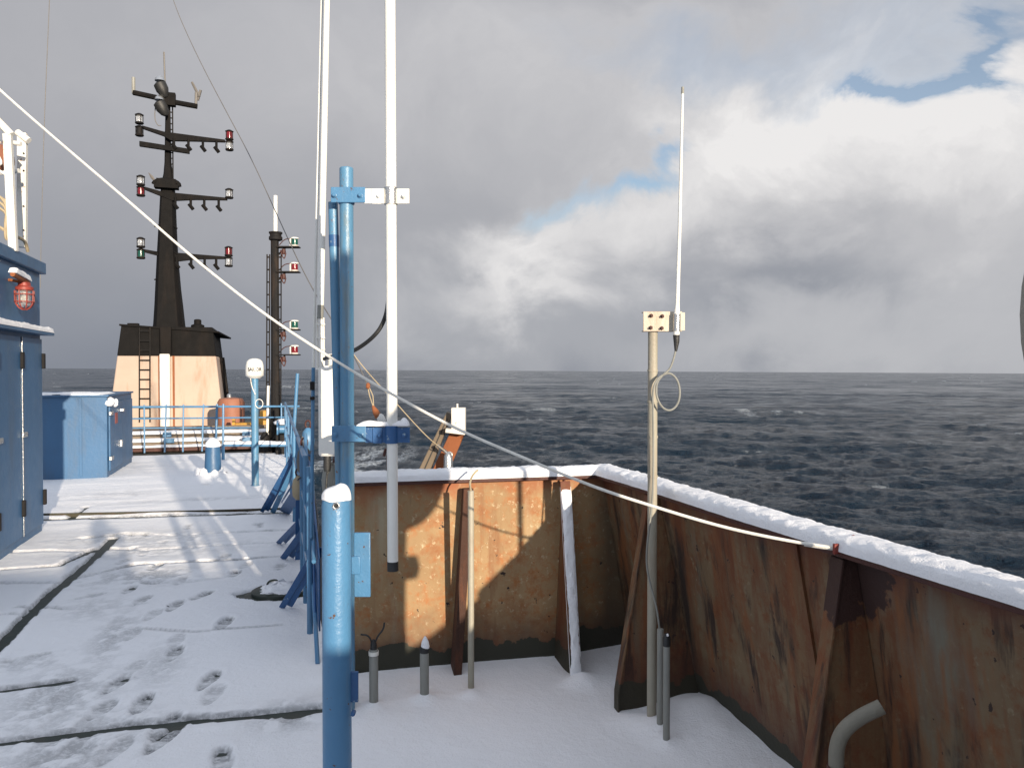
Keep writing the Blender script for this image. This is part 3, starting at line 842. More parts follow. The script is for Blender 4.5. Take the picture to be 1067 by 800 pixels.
m = M(); m.box(pc + Vector((.055, .0, P(364, 715, 2.6).z)), (.03, .012, .10)); m.lathe(pc + Vector((.060, -.02, P(364, 738, 2.6).z)), [(.008, 0), (.008, .025)], 6, axis=Vector((0, -1, 0)))
obj('foot_bracket', m, M_BLUEDK, post, bevel=.002)
m = M(); rings = []
for j in range(9):
    k = j / 8; ring = []
    for i in range(28):
        a = 2 * math.pi * i / 28
        nn = float(fbm(np.array([math.cos(a) * 1.5 + 5]), np.array([math.sin(a) * 1.5 + k * 2]), 3)[0]) - .5
        rad = r0 * 1.03 * math.cos(k * 1.45) ** .6 * (1 + .12 * nn)
        droop = -.004 if j == 0 else 0
        ring.append(pc + Vector((math.cos(a) * rad, math.sin(a) * rad, tp - .006 + droop * (1 + nn * 2) + .043 * math.sin(k * 1.45) * (1 + .3 * math.cos(a) * .5))))
    rings.append(ring)
m.loft(rings)
tag(obj('snow_clump', m, M_SNOW), 'rounded cap of snow on top of the thick near blue post', 'snow')

# ------------------------------------------------------------------ tall blue mast pipe, clamps and white aerial
DP = 3.97
bp = P(361.7, 400, DP); 
pole = thing('blue_pole', Vector((bp.x, DP, 0)), 'tall blue painted pipe with rust flecks behind the thick post, carrying two clamps', 'pole')
top = P(361, 175, DP)
m = M(); m.lathe((bp.x, DP, 0), [(.034, -.06), (.034, top.z - .004), (.031, top.z)], 24); obj('pipe', m, M_BLUEPOLE, pole)
p0, p1 = P(347, 211, DP + .06), P(355.5, 540, DP + .06)
m = M(); m.tube([p0, p1, Vector((p1.x + .01, p1.y, -.05))], .0245, 18); br = obj('brace', m, M_BLUEPOLE, pole)
a_, b_ = p0.lerp(p1, (245 - 211) / 329), p0.lerp(p1, (257 - 211) / 329)
m = M(); m.tube([a_, b_], .0258, 18); obj('tape_band', m, M_BLUEDK, br)
m = M(); m.lathe((bp.x, DP, top.z), [(.036, -.02), (.036, .002)], 24)
AE = P(407.5, 300, DP - .03)
def clamp(py0, py1, kind):
    zc = P(360, (py0 + py1) / 2, DP).z; hh = abs(P(360, py0, DP).z - P(360, py1, DP).z)
    yf = DP - .040
    c = obj('clamp', M().box(((P(344, 0, yf).x + P(380, 0, yf).x) / 2, yf, zc), (P(380, 0, yf).x - P(344, 0, yf).x, .010, hh)).lathe((bp.x, DP, zc - hh / 2), [(.040, 0), (.040, hh)], 24), M_BLUE, pole, bevel=.003)
    mt = M_WHITE if kind else M_BLUEDK
    x0, x1 = P(379, 0, yf).x, P(426, 0, yf).x
    m = M(); m.box(((x0 + x1) / 2, yf + .004, zc - .006), (x1 - x0, .010, hh * .96)); m.box((P(392, 0, yf).x, yf - .004, zc - .008), (.046, .008, hh * .98))
    obj('arm', m, mt, c, bevel=.002)
    m = M(); m.lathe((AE.x, AE.y, zc - hh / 2 - .008), [(.033, 0), (.033, hh + .008)], 24); obj('collar', m, M_STEEL if kind else M_BLUEDK, c, bevel=.002)
    for bx_ in (348, 375, 394.5, 420.5):
        yb = yf - (.014 if bx_ < 380 else .016)
        m = M(); m.lathe((P(bx_, 0, yf).x, yf - .003, zc - (.004 if bx_ < 380 else .008)), [(.013, 0), (.013, .008), (.009, .010), (.009, .018), (.006, .021)], 6 if bx_ > 380 else 10, axis=Vector((0, -1, 0)))
        obj('bolt', m, M_BLUE if bx_ < 380 else mt, c)
clamp(197, 213, 1); clamp(443, 459.5, 0)
m = M(); snow_strip(m, [Vector((P(372, 0, DP).x, DP - .03, P(0, 443, DP).z)), Vector((P(424, 0, DP).x, DP - .03, P(0, 443, DP).z))], .05, .016, [Vector((0, 1, 0))] * 2, seed=9, amp=.02)
m.lathe(Vector((P(421, 0, DP).x, DP - .03, P(0, 443, DP).z)), [(.028, 0), (.024, .018), (.010, .036), (.003, .04)], 10)
tag(obj('snow_lump', m, M_SNOW), 'lump of snow sitting on the lower dark blue clamp arm', 'snow')
zb = P(409, 594, AE.y).z
rod = thing('white_aerial', Vector((AE.x + .01, AE.y, zb)), 'long thick white fibreglass aerial with a black bottom end, clamped beside the blue pole', 'aerial')
pa, pb_ = P(405.5, -160, AE.y), P(409.3, 586, AE.y)
m = M(); m.tube([pb_, pa], .0268, 24); obj('tube', m, M_WHITE, rod)
m = M(); m.tube([P(409.4, 594.5, AE.y), P(409.3, 584.5, AE.y)], .0280, 24); obj('end_cap', m, M_BLACK, rod, bevel=.002)

# black cable bowing between the poles
m = M()
pts = [P(*q) for q in ((338, 374, 4.5), (344, 371.5, 4.4), (354, 370, 4.25), (368, 366, 4.1), (380, 358.5, 4.05), (390, 350, 4.0), (397, 341, 4.0), (402, 329, 3.99), (404, 318, 3.99), (405.5, 300, 3.99))]
def smooth(pts, it=3):
    for _ in range(it):
        o = [pts[0]]
        for a, b in zip(pts[:-1], pts[1:]): o += [a.lerp(b, .25), a.lerp(b, .75)]
        o.append(pts[-1]); pts = o
    return pts
m.tube(smooth(pts), .0105, 10)
tag(obj('black_cable', m, M_BLACK), 'thick black cable bowing from the white tuner box to the thick white aerial', 'cable')

# ------------------------------------------------------------------ white whip aerials and the tuner box
DW = 4.6
wt = thing('whip_aerial', P(334, 383, DW), 'wider of the two white whip aerials rising past the tuner box, grey ferrule low down', 'aerial')
m = M(); m.tube([P(334, 318, DW), P(341.5, -40, DW), P(344, -160, DW)], [.0195, .0165, .014], 16); obj('whip', m, M_WHITE, wt)
m = M(); m.tube([P(334.2, 317, DW), P(333.6, 332, DW)], .0185, 16); obj('ferrule', m, M_GREYPIPE, wt)
m = M(); 
for dx, rr in ((-2.5, .007), (1.5, .009), (4, .006)): m.tube([P(333 + dx, 331, DW), P(333.4 + dx, 385, DW)], rr, 8)
for y in (338, 352, 364): m.box(P(334, y, DW - .012), (.052, .012, .008))
obj('base_rods', m, M_WHITER, wt)
wt2 = thing('whip_aerial', P(325, 420, DW + .05), 'thinner of the two white whip aerials, left of the wide one, with a blue foot', 'aerial')
m = M(); m.tube([P(326.5, 385, DW + .05), P(335.5, -10, DW + .05), P(339, -160, DW + .05)], [.009, .008, .007], 12); obj('whip', m, M_WHITE, wt2)
m = M(); m.tube([P(324.5, 560, DW + .05), P(326.5, 383, DW + .05)], .0105, 12); obj('foot', m, M_BLUE, wt2)
for y_, h_ in ((402, .05), (415, .02)):
    m = M(); m.box(P(325.5, y_, DW + .03), (.022, .03, h_)); obj('clip', m, M_DARKST, wt2, bevel=.003)
tb_ = thing('tuner_box', P(341, 475, DW), 'tall white aerial tuner box with ribbed insulator on top, left of the blue poles', 'box')
x0, x1 = P(330, 0, DW).x, P(353.5, 0, DW).x; z0, z1 = P(0, 475.5, DW).z, P(0, 381, DW).z
m = M(); m.box(((x0 + x1) / 2, DW + .05, (z0 + z1) / 2), (x1 - x0, .11, z1 - z0)); obj('case', m, M_WHITE, tb_, bevel=.012)
m = M(); m.box((x0 + .05, DW - .006, (z0 + z1) / 2), (.096, .012, z1 - z0 - .02)); obj('lid', m, M_WHITE, tb_, bevel=.005)
m = M(); prof = []
for i in range(6): prof += [(.014, i * .012), (.021, i * .012 + .003), (.021, i * .012 + .006), (.014, i * .012 + .009)]
m.lathe(P(345, 381, DW + .04), prof, 18); obj('insulator', m, M_WHITE, tb_)
m = M(); m.lathe(P(341, 491, DW + .03), [(.018, 0), (.022, .02), (.022, .09)], 14); m.tube([P(341, 490, DW + .03), P(339, 520, DW + .03), P(341, 560, DW)], .006, 8); obj('gland', m, M_BLACK, tb_)

# ------------------------------------------------------------------ guard rail between walkway and corner
F0 = st(4.62, .22)
fence = thing('guard_rail', F0, 'cluttered blue guard rail with splayed legs along the edge of the walkway', 'railing')
posts_s = [5.3, 6.0, 6.7, 7.9, 9.3, 10.9, 12.6, 14.4, 16.2]
for s in posts_s:
    m = M(); m.lathe(st(s, .22, -.05), [(.020, 0), (.020, 1.13 if s > 5 else .95)], 12); obj('post', m, M_BLUE, fence)
for h, r_ in ((1.06, .019), (.72, .013), (.38, .013)):
    m = M(); m.tube([st(6.0 if h > 1 else 5.3, .22, h), st(16.2, .22, h)], r_, 10); obj('rail', m, M_BLUE, fence)
def bar(m, a, b, w, th, facing=Vector((.3, -1, .2))):
    d = (b - a); x = d.normalized(); s_ = x.cross(facing).normalized()
    m.box((a + b) / 2, (d.length, w, th), x=x, y=s_)
def leg(a, b, w, mt=M_BLUEDK, split=0):
    m = M()
    if split:
        s_ = Vector((.96, .0, .25)).normalized()
        bar(m, a, b - s_ * .004, w * .42, .008); bar(m, a + s_ * w * .5, b + s_ * w * .55, w * .42, .008)
    else: bar(m, a, b, w, .010)
    return obj('splayed_leg', m, mt, fence, bevel=.002)
leg(P(313, 461, 9.0), G(273, 533), .11, split=1)
leg(P(316, 466, 8.8), G(284, 534), .06, M_BLUE)
leg(P(306, 503, 8.2), G(293.5, 523), .02)
leg(P(314, 508, 8.0), G(296, 534), .13)
leg(P(318, 537, 7.0), G(290, 566), .11, split=1)
leg(P(321, 546, 6.8), G(295, 582), .13, split=1)
leg(P(311, 512, 7.0), G(310.5, 583), .05)
leg(P(329, 573, 5.4), G(294, 633), .10, split=1)
# sheet of wind screen lashed inside the rail
m = M(); m.prism([st(5.0, .26, .1), st(7.6, .26, .1), st(7.6, .26, .95), st(6.2, .26, 1.0), st(5.0, .26, .55)], BX * .01)
obj('kick_plate', m, M_BLUEDK, fence, bevel=.003)
# stowed ladder leaning on the rail
lad = thing('stowed_ladder', G(331, 694), 'narrow blue steel ladder leaning on the guard rail beside the thick post', 'ladder')
a1, a2 = P(318, 452, 6.6), P(331, 692, 4.60); b1, b2 = P(312, 458, 6.7), P(320.5, 600, 5.0)
for p, q in ((a1, a2), (a1 + Vector((.05, .02, -.1)), P(327, 585, 4.9))):
    m = M(); m.tube([p, q], .0135, 10); obj('stringer', m, M_BLUE, lad)
for k in (.12, .3, .48, .66, .84):
    m = M(); m.tube([a1.lerp(a2, k), (a1 + Vector((.05, .02, -.1))).lerp(P(327, 585, 4.9), k)], .008, 8); obj('rung', m, M_BLUEDK, lad)
# tall thin blue stanchion
m = M(); m.tube([G(303, 505), P(305, 470, 10.2), P(310, 389, 10.2)], .022, 10)
sta = tag(obj('thin_stanchion', m, M_BLUE), 'tall thin pale blue stanchion leaning slightly right beyond the guard rail', 'stanchion')
# rigging blocks and shackles hung on the rail
def block(p, s, mt, label, group):
    t = thing('rigging_block', p, label, 'block', group)
    m = M(); m.lathe(p, [(.02 * s, -.09 * s), (.045 * s, -.06 * s), (.05 * s, 0), (.04 * s, .06 * s), (.015 * s, .09 * s)], 12); obj('shell', m, mt, t)
    m = M(); m.tube([p + Vector((0, 0, .085 * s)) + Vector((.02 * s * math.cos(a), 0, .03 * s + .03 * s * math.sin(a))) for a in np.linspace(0, 6.28, 13)[:-1]], .007 * s, 6, closed=True); obj('shackle', m, M_REDLEAD, t)
GB = 'rigging blocks on the guard rail'
block(P(321, 458, 7.2), 1.2, M_BLUE, 'pale blue rigging block highest on the guard rail', GB)
block(P(317, 480, 6.6), 1.3, M_WIRE, 'dark rigging block hanging in the middle of the guard rail clutter', GB)
block(P(311, 508, 6.6), 1.1, M_TANROPE, 'tan rope-covered rigging block hanging lowest, near the splayed legs', GB)
block(P(345, 500, 4.9), 1.2, M_GREYPIPE, 'grey block just left of the blue poles above the snow-capped post', GB)
m = M(); 
for i in range(5):
    a = P(315 + i * 3, 455 + i * 14, 6.8); b = P(310 + i * 4, 500 + i * 16, 6.4)
    m.tube(smooth([a, a.lerp(b, .5) + Vector((.05, 0, -.12)), b], 2), .007, 6)
tag(obj('lashing_line', m, M_WIRE), 'grey lashing lines drooping through the blue guard rail clutter', 'rope')
m = M(); m.tube(smooth([P(341, 494, 4.7), P(347, 478, 4.7), P(349, 500, 4.7), P(343, 525, 4.6)], 3), .007, 8)
tag(obj('grey_cable', m, M_GREYPIPE), 'pale grey cable looping below the white tuner box', 'cable')

# ------------------------------------------------------------------ pipes in the corner
def stub(px, pyb, pyt, w, name, label, mt=M_GREYPIPE, cap=None, grp=None):
    b = G(px, pyb); z = P(px, pyt, b.y).z; r_ = w * b.y / F / 2
    t = thing(name, b, label, 'pipe', grp)
    m = M(); m.lathe(b, [(r_, -.06), (r_, z - .004), (r_ * .9, z)], 18); obj('pipe', m, mt, t)
    return t, b, z, r_
t, b, z, r_ = stub(389.5, 735, 676, 9.5, 'cable_stub_pipe', 'short grey pipe stub with forked wire ends, left in the corner deck')
m = M(); m.lathe(b + Vector((0, 0, z - .03)), [(r_ * 1.1, 0), (r_ * 1.12, .02)], 18); obj('band', m, M_WHITER, t)
m = M(); tp_ = b + Vector((0, 0, z)); m.lathe(tp_, [(r_ * .8, -.01), (r_ * .7, .03), (.006, .05)], 10)
m.tube(smooth([tp_, tp_ + Vector((-.02, 0, .07)), tp_ + Vector((-.065, 0, .075))], 2), .0045, 6); m.tube(smooth([tp_, tp_ + Vector((.015, 0, .06)), tp_ + Vector((.05, 0, .10)), tp_ + Vector((.055, 0, .135))], 2), .005, 6)
obj('wire_ends', m, M_BLACK, t)
t, b, z, r_ = stub(442.3, 728, 677, 9.5, 'cable_stub_pipe', 'short grey pipe stub with a pointed snow cap, middle of the corner deck')
m = M(); m.lathe(b + Vector((0, 0, z)), [(r_ * 1.05, -.012), (r_ * 1.05, .01), (r_ * .6, .03)], 14); obj('plug', m, M_BLACK, t)
m = M(); m.lathe(b + Vector((.004, 0, z + .005)), [(r_ * .85, 0), (r_ * .95, .015), (r_ * .75, .04), (r_ * .35, .06), (.003, .067)], 14); tag(obj('snow_clump', m, M_SNOW), 'pointed cap of snow on the middle short pipe stub', 'snow')
t, b, z, r_ = stub(490.8, 718, 511, 6.6, 'thin_upright_pipe', 'thin tan upright pipe standing against the sunlit rusty wall', M_TANPIPE)
m = M(); tt = b + Vector((0, 0, z)); m.tube(smooth([tt, tt + Vector((-.01, .05, .035)), tt + Vector((.005, .12, .07)), tt + Vector((.03, .15, .09))], 2), .006, 6); m.tube([tt + Vector((-.012, 0, .0)), tt + Vector((-.006, .0, -.05))], .007, 6)
obj('lashing', m, M_TANROPE, t)

pbase = G(679, 757)
am = thing('aerial_mast', pbase, 'grey-tan pipe mast by the right bulwark carrying a white bolted bracket', 'mast')
ztop = P(679, 343, pbase.y).z; rr = 5.0 * pbase.y / F
m = M(); m.lathe(pbase, [(rr, -.06), (rr, .5), (rr, 1.0), (rr, ztop - .003), (rr * .85, ztop)], 20); obj('pipe', m, M_TANPIPE, am)
m = M()
for y in (386, 418, 455, 496):
    p = P(680, y, pbase.y); m = M(); m.lathe(p + Vector((0, 0, -.005)), [(rr * 1.12, 0), (rr * 1.12, .010)], 16); obj('band', m, M_TANPIPE, am)
yq = pbase.y - rr - .012
M_BRK = paint('weathered_cream_bracket', (.56, .51, .42), .55, (.30, .13, .05), .7, scale=9, chip=(.25, .10, .04))
m = M(); m.box(P(689.5, 335, yq), (P(709, 0, yq).x - P(670, 0, yq).x, .008, .092)); m.box(P(689.5, 325.5, yq + .02), (P(709, 0, yq).x - P(668, 0, yq).x, .045, .006)); m.box(P(689.5, 345, yq + .02), (P(709, 0, yq).x - P(668, 0, yq).x, .045, .006))
brk = obj('bracket', m, M_BRK, am, bevel=.002)
for bx_, by_ in ((678.5, 329), (690, 329.5), (678, 341.5), (689.5, 342)):
    m = M(); m.lathe(P(bx_, by_, yq - .004), [(.010, 0), (.010, .004), (.006, .005), (.006, .022)], 6, axis=Vector((0, -1, 0))); obj('bolt', m, M_REDLEAD, brk)
m = M(); m.box(P(708, 335, yq - .006), (.05, .006, .084)); obj('clamp_plate', m, M_BRK, brk, bevel=.001)
ya = yq - .028
wa = thing('thin_whip_aerial', P(704.5, 347, ya), 'thin tapering white whip aerial clamped to the bracket above the right bulwark', 'aerial')
m = M(); m.tube([P(704.8, 349, ya), P(705.3, 326, ya), P(705.8, 316, ya), P(708, 240, ya), P(711.3, 96, ya)], [.0145, .0145, .010, .0085, .006], 16); obj('whip', m, M_WHITE, wa)
m = M(); m.tube([P(711.2, 98, ya), P(711.4, 91, ya)], .0068, 10); obj('tip', m, M_GREYPIPE, wa)
m = M(); m.tube([P(705, 345, ya), P(705.3, 327, ya)], .0175, 18); obj('sleeve', m, M_STEEL, wa)
m = M(); m.tube([P(704.7, 349, ya), P(704.9, 356, ya), P(704.2, 366, ya)], [.0155, .0135, .006], 14); obj('boot', m, M_BLACK, wa)
m = M()
cab = [P(704.2, 364, ya), P(702, 374, ya), P(698, 385, ya), P(690, 391, ya), P(684, 399, ya), P(683.5, 412, ya), P(689, 424, ya), P(697, 428.5, ya), (P(705, 424, ya)), P(709, 412, ya), P(707, 397, ya), P(700, 389, ya), P(693, 389, ya), P(684, 395, ya), P(680, 408, ya - .005), P(680.5, 430, ya + .01), P(681, 470, ya + .015), P(680.5, 520, ya + .015), P(673, 575, ya + .01), P(675, 600, ya + .01), P(684, 630, ya), P(687.5, 657, ya)]
m.tube(smooth(cab, 3), .0048, 8)
tag(obj('aerial_cable', m, M_GREYPIPE), 'pale cable with one round loop running from the thin whip aerial down the pipe mast', 'cable')
t, b, z, r_ = stub(687.8, 766, 655, 7.2, 'cable_pipe', 'slightly taller of the two slim dark pipes right beside the pipe mast foot')
t, b, z, r_ = stub(694.3, 779, 668, 7.2, 'cable_pipe', 'slim pipe with a black white-dotted plug, rightmost at the pipe mast foot')
m = M(); m.lathe(b + Vector((0, 0, z)), [(r_ * 1.15, -.02), (r_ * 1.2, .015), (r_ * .7, .035)], 12); pl = obj('plug', m, M_BLACK, t)
m = M(); m.lathe(b + Vector((.002, -.010, z + .028)), [(.006, 0), (.005, .008), (.002, .011)], 8); obj('snow_dot', m, M_SNOW, pl)
m = M(); b = G(708, 778); m.lathe(b, [(.022, -.05), (.022, .02), (.015, .028)], 12); tag(obj('deck_plug', m, M_GREENDK), 'small dark plug in the snow right of the slim pipes', 'deck plug')
# bent vent pipe
vb_ = Vector((.985, 2.40, 0))
vp = thing('bent_vent_pipe', vb_, 'tan bent vent pipe on a rusty stub in front of the nearest bulwark stay', 'pipe')
m = M(); m.lathe(vb_, [(.027, -.06), (.027, .50)], 16); obj('stub', m, M_REDLEAD, vp)
pts = smooth([vb_ + Vector((0, 0, .49)), vb_ + Vector((.0, 0, .56)), vb_ + Vector((.02, 0, .61)), vb_ + Vector((.07, -.0, .65)), vb_ + Vector((.13, -.01, .685))], 3)
m = M(); m.tube(pts, .0225, 18, caps=False); m.tube(pts, .0165, 18, caps=False); 
d = (pts[-1] - pts[-2]).normalized(); obj('bend', m, M_VENT, vp, recalc=False)
ua = d.cross(Vector((0, 1, 0))).normalized(); ub = d.cross(ua)
m = M(); m.tube([pts[-1] + (ua * math.cos(a) + ub * math.sin(a)) * .0195 for a in np.linspace(0, 6.283, 21)[:-1]], .0034, 8, closed=True); obj('lip', m, M_VENT, vp)
m = M(); m.lathe(pts[-1] - d * .02, [(.017, 0), (.017, .004)], 14, axis=d); obj('bore', m, M_BLACK, vp)

# ------------------------------------------------------------------ things on and beyond the back rail
m = M(); p = P(402, 492, 4.46)
m.box(p + Vector((.02, .0, .03)), (.030, .03, .14)); m.tube(smooth([p + Vector((-.01, 0, .09)), p + Vector((.0, 0, .14)), p + Vector((.05, 0, .11)), p + Vector((.055, 0, .06))], 2), .009, 8)
tag(obj('rail_hook', m, M_REDLEAD, bevel=.003), 'rusty hook standing on the back rail behind the white aerial', 'hook')
DT = 4.5
tb2 = thing('turnbuckle', P(399, 445, DT), 'rusty turnbuckle with a white insulator hanging above the back rail', 'turnbuckle')
m = M(); m.tube([P(383, 402, DT), P(385, 412, DT), P(389, 424, DT)], .003, 6); m.tube([P(384, 402, DT), P(388.5, 412, DT), P(389.5, 424, DT)], .003, 6); obj('loop', m, M_TANROPE, tb2)
m = M(); m.lathe(P(383.5, 402, DT), [(.004, -.018), (.012, -.01), (.012, .01), (.004, .018)], 10); obj('shackle', m, M_RUSTY, tb2)
m = M(); m.lathe(P(392, 430, DT) , [(.005, -.04), (.020, -.025), (.018, .01), (.006, .045)], 12, axis=Vector((-.45, 0, .9))); obj('shackle', m, M_RUSTY, tb2)
m = M(); m.lathe(P(397, 436, DT), [(.010, -.035), (.022, -.018), (.022, .012), (.014, .026)], 14, axis=Vector((-.45, 0, .9))); obj('insulator', m, M_WHITE, tb2)
m = M(); m.lathe(P(400, 442, DT), [(.012, -.05), (.014, .02)], 10, axis=Vector((-.25, 0, 1))); obj('socket', m, M_WIRE, tb2)
def wire(name, pts, r_, label, mt=M_WIRE):
    m = M(); m.tube(smooth(pts, 3), r_, 6); return tag(obj(name, m, mt), label, 'wire')
wire('aerial_wire', [P(165, -60, 9), P(179, 0, 8.7), P(205, 58, 8.2), P(235, 115, 7.6), P(262, 165, 7.1), P(290, 227, 6.5), P(320, 292, 5.8), P(345, 332, 5.2), P(370, 372, 4.7), P(383, 401, DT)], .0042, 'thin dark curved wire sweeping from the top left down to the rusty turnbuckle')
wire('stay_wire', [P(356, 352, 5.4), P(380, 385, 5.4), P(413, 420, 5.4), P(428, 437, 5.4), P(445, 455, 5.4), P(456, 464, 5.5), P(466, 472, 5.6)], .0035, 'thin pale wire sagging from the poles to the rusty davit head', M_TANROPE)
wire('thin_sky_wire', [P(52, -10, 14), P(49, 60, 14), P(46, 130, 14), P(43, 240, 14), P(42, 300, 14)], .006, 'hair-thin vertical wire against the grey sky, left of the big mast')
# davit
DD = 5.7
dv = thing('davit', Vector((P(437, 0, DD).x, DD, -2.88)), 'leaning rusty davit arm with a white box on its head beyond the back rail', 'davit')
lo = P(440, 508, DD)
m = M(); m.prism([P(440, 512, DD), P(458, 512, DD), P(485, 450, DD), P(471, 446, DD)], (0, .12, 0)); obj('arm', m, M_RUSTY, dv, bevel=.006)
m = M(); m.prism([P(425, 512, DD - .01), P(439.5, 512, DD - .01), P(471, 432, DD - .01), P(465.5, 429, DD - .01)], (0, .10, 0)); ck = obj('cheek_plate', m, M_WOOD, dv, bevel=.006)
m = M(); m.prism([P(432, 510, DD - .014), P(433.4, 510, DD - .014), P(466.5, 436, DD - .014), P(465.5, 436, DD - .014)], (0, .008, 0)); obj('joint', m, M_BLACK, ck)
m = M(); m.box(P(478, 436, DD - .04), (.098, .12, .155)); m.lathe(P(476.5, 425, DD - .04), [(.009, 0), (.007, .02), (.009, .03)], 8); bxx = obj('head_box', m, M_WHITER, dv, bevel=.005)
m = M(); m.box(P(475, 449, DD - .05), (.14, .14, .03), x=Vector((1, 0, -.12))); obj('head_plate', m, M_WHITER, dv, bevel=.004)
m = M(); m.box(Vector((lo.x - .02, DD, (lo.z - 2.88) / 2)), (.2, .2, lo.z + 2.88 + .1)); obj('pedestal', m, M_RUSTY, dv, bevel=.01)
m = M(); m.lathe(P(467, 482, DD - .12), [(.02, -.05), (.034, -.03), (.030, .05), (.012, .075)], 12); m.tube([P(468, 474, DD - .12) + Vector((.022 * math.cos(a), 0, .022 * math.sin(a))) for a in np.linspace(0, 6.28, 13)[:-1]], .005, 6, closed=True); m.tube([P(456, 464, DD - .1), P(466, 472, DD - .12)], .012, 8)
obj('hoist_block', m, M_STEEL, dv)

# ------------------------------------------------------------------ big blue locker (left edge)
C1 = Vector((-5.0, 8.45, 0))
lk = thing('tall_locker', C1 - AX * 1.7 - BX * .8, 'tall blue deck locker with two narrow doors at the left edge, red caged lamp above', 'locker')
H1 = 2.84
def slab(m, s0, s1, t0, t1, z0, z1, base=C1):
    c = base + AX * ((s0 + s1) / 2) + BX * ((t0 + t1) / 2) + Vector((0, 0, (z0 + z1) / 2)); m.box(c, (abs(t1 - t0), abs(s1 - s0), z1 - z0), x=BX); return m
obj('body', slab(M(), -3.4, 0, -1.6, 0, -.05, H1 - .10), M_LOCKER, lk, bevel=.01)
obj('roof_cap', slab(M(), -3.45, .05, -1.65, .05, H1 - .12, H1), M_LOCKER, lk, bevel=.008)
obj('canopy', slab(M(), -3.4, .06, .0, .12, 2.07, 2.10), M_LOCKER, lk, bevel=.004)
for i, (a, b) in enumerate(((-.73, -.03), (-1.47, -.77), (-2.25, -1.51))):
    d = obj('door', slab(M(), a, b, .001, .022, .08, 2.03), M_LOCKER, lk, bevel=.005)
    obj('edge_strip', slab(M(), a - .012, a, .022, .028, .08, 2.03), M_STEEL, d)
    obj('latch', slab(M(), a - .06, a + .07, .026, .05, 1.05, 1.10), M_STEEL, d, bevel=.006)
    for z in (.28, 1.72): obj('hinge', slab(M(), b - .02, b + .03, .018, .05, z, z + .16), M_DARKST, d, bevel=.006)
m = M(); snow_strip(m, [C1 - AX * 3.3 + BX * .06 + Vector((0, 0, 2.10)), C1 + AX * .04 + BX * .06 + Vector((0, 0, 2.10))], .13, .055, [BX, BX], step=.03, seed=4, amp=.03)
tag(obj('snow_ridge', m, M_SNOW), 'narrow ridge of snow on the canopy over the tall locker doors', 'snow', kind='stuff')
# caged lamp
LP_ = P(25.5, 309, 7.5)
lamp = thing('caged_lamp', LP_ + Vector((0, 0, -.13)), 'red lamp in a wire cage on the tall blue locker under a snowy arm', 'lamp')
m = M(); m.lathe(LP_, [(.05, .05), (.075, .06), (.078, .085), (.055, .10), (.05, .13), (.02, .14)], 20); obj('hood', m, M_REDPAINT, lamp)
m = M(); m.lathe(LP_, [(.02, -.10), (.05, -.08), (.056, -.02), (.056, .055)], 18); obj('glass', m, M_GLASS, lamp)
m = M()
for k in range(4):
    a = math.pi * k / 4
    m.tube([LP_ + Vector((math.cos(a) * .082 * math.cos(u), math.sin(a) * .082 * math.cos(u), .055 if abs(math.sin(u)) < .01 else -.02 - .105 * abs(math.sin(u)))) for u in np.linspace(0, math.pi, 13)], .0055, 6)
for z, r_ in ((.02, .083), (-.05, .083)):
    m.tube([LP_ + Vector((r_ * math.cos(a), r_ * math.sin(a), z)) for a in np.linspace(0, 6.283, 21)[:-1]], .005, 6, closed=True)
obj('cage', m, M_REDPAINT, lamp)
m = M(); m.lathe(LP_, [(.018, -.06), (.03, -.03), (.02, .04)], 10); obj('bulb', m, M_WHITE, lamp)
m = M(); m.tube([LP_ + Vector((0, 0, .13)), LP_ + Vector((-.1, -.05, .15)), LP_ - BX * .16 + Vector((0, 0, .15))], .014, 8); m.tube([LP_ - AX * .35 + Vector((0, 0, .17)), LP_ + AX * .12 + Vector((0, 0, .14))], .022, 10); obj('arm', m, M_RUSTY, lamp)
m = M(); snow_strip(m, [LP_ - AX * .35 + Vector((0, 0, .185)), LP_ + AX * .12 + Vector((0, 0, .155))], .07, .05, [BX, BX], seed=6, amp=.02)
tag(obj('snow_ridge', m, M_SNOW), 'small ridge of snow on the arm above the red caged lamp', 'snow', kind='stuff')

# white cradle frame on the locker roof
DFR = 8.2
cr_ = thing('raft_cradle', Vector((P(20, 0, DFR).x, DFR, H1)), 'white steel cradle frame standing on the tall blue locker roof', 'cradle')
m = M(); a, b = P(23, 258, DFR), P(23.5, 139, DFR); m.box((a + b) / 2, (.085, .06, (b - a).length), z=(b - a), x=Vector((1, .2, 0))); obj('upright', m, M_WHITER, cr_, bevel=.005)
m = M(); a, b = P(14, 262, DFR - .7), P(8, 140, DFR - .7); m.box((a + b) / 2, (.07, .06, (b - a).length), x=Vector((1, .2, 0)), z=(b - a)); obj('upright', m, M_WHITER, cr_, bevel=.005)
for (x0, y0, x1, y1, w, D_) in ((-12, 146, 22, 150, .045, DFR - .35), (-12, 182, 20, 178, .045, DFR - .35), (-10, 118, 12, 141, .07, DFR - .7), (18, 138, 30, 147, .07, DFR - .02)):
    m = M(); m.tube([P(x0, y0, D_), P(x1, y1, D_)], w / 2, 10); obj('crossbar', m, M_WHITER, cr_)
for y in (160, 178, 215, 240):
    m = M(); m.lathe(P(25, y, DFR - .03), [(.008, 0), (.008, .012)], 8, axis=Vector((0, -1, 0))); obj('bolt', m, M_DARKST, cr_)
oc = P(-8, 166, DFR - .3)
fl = thing('orange_float', oc, 'orange float resting in the white cradle at the left edge', 'float')
m = M(); m.lathe(oc, [(.03, -.20), (.12, -.15), (.15, 0), (.12, .15), (.03, .20)], 18, axis=Vector((1, 0, .15))); obj('shell', m, M_ORANGE, fl)
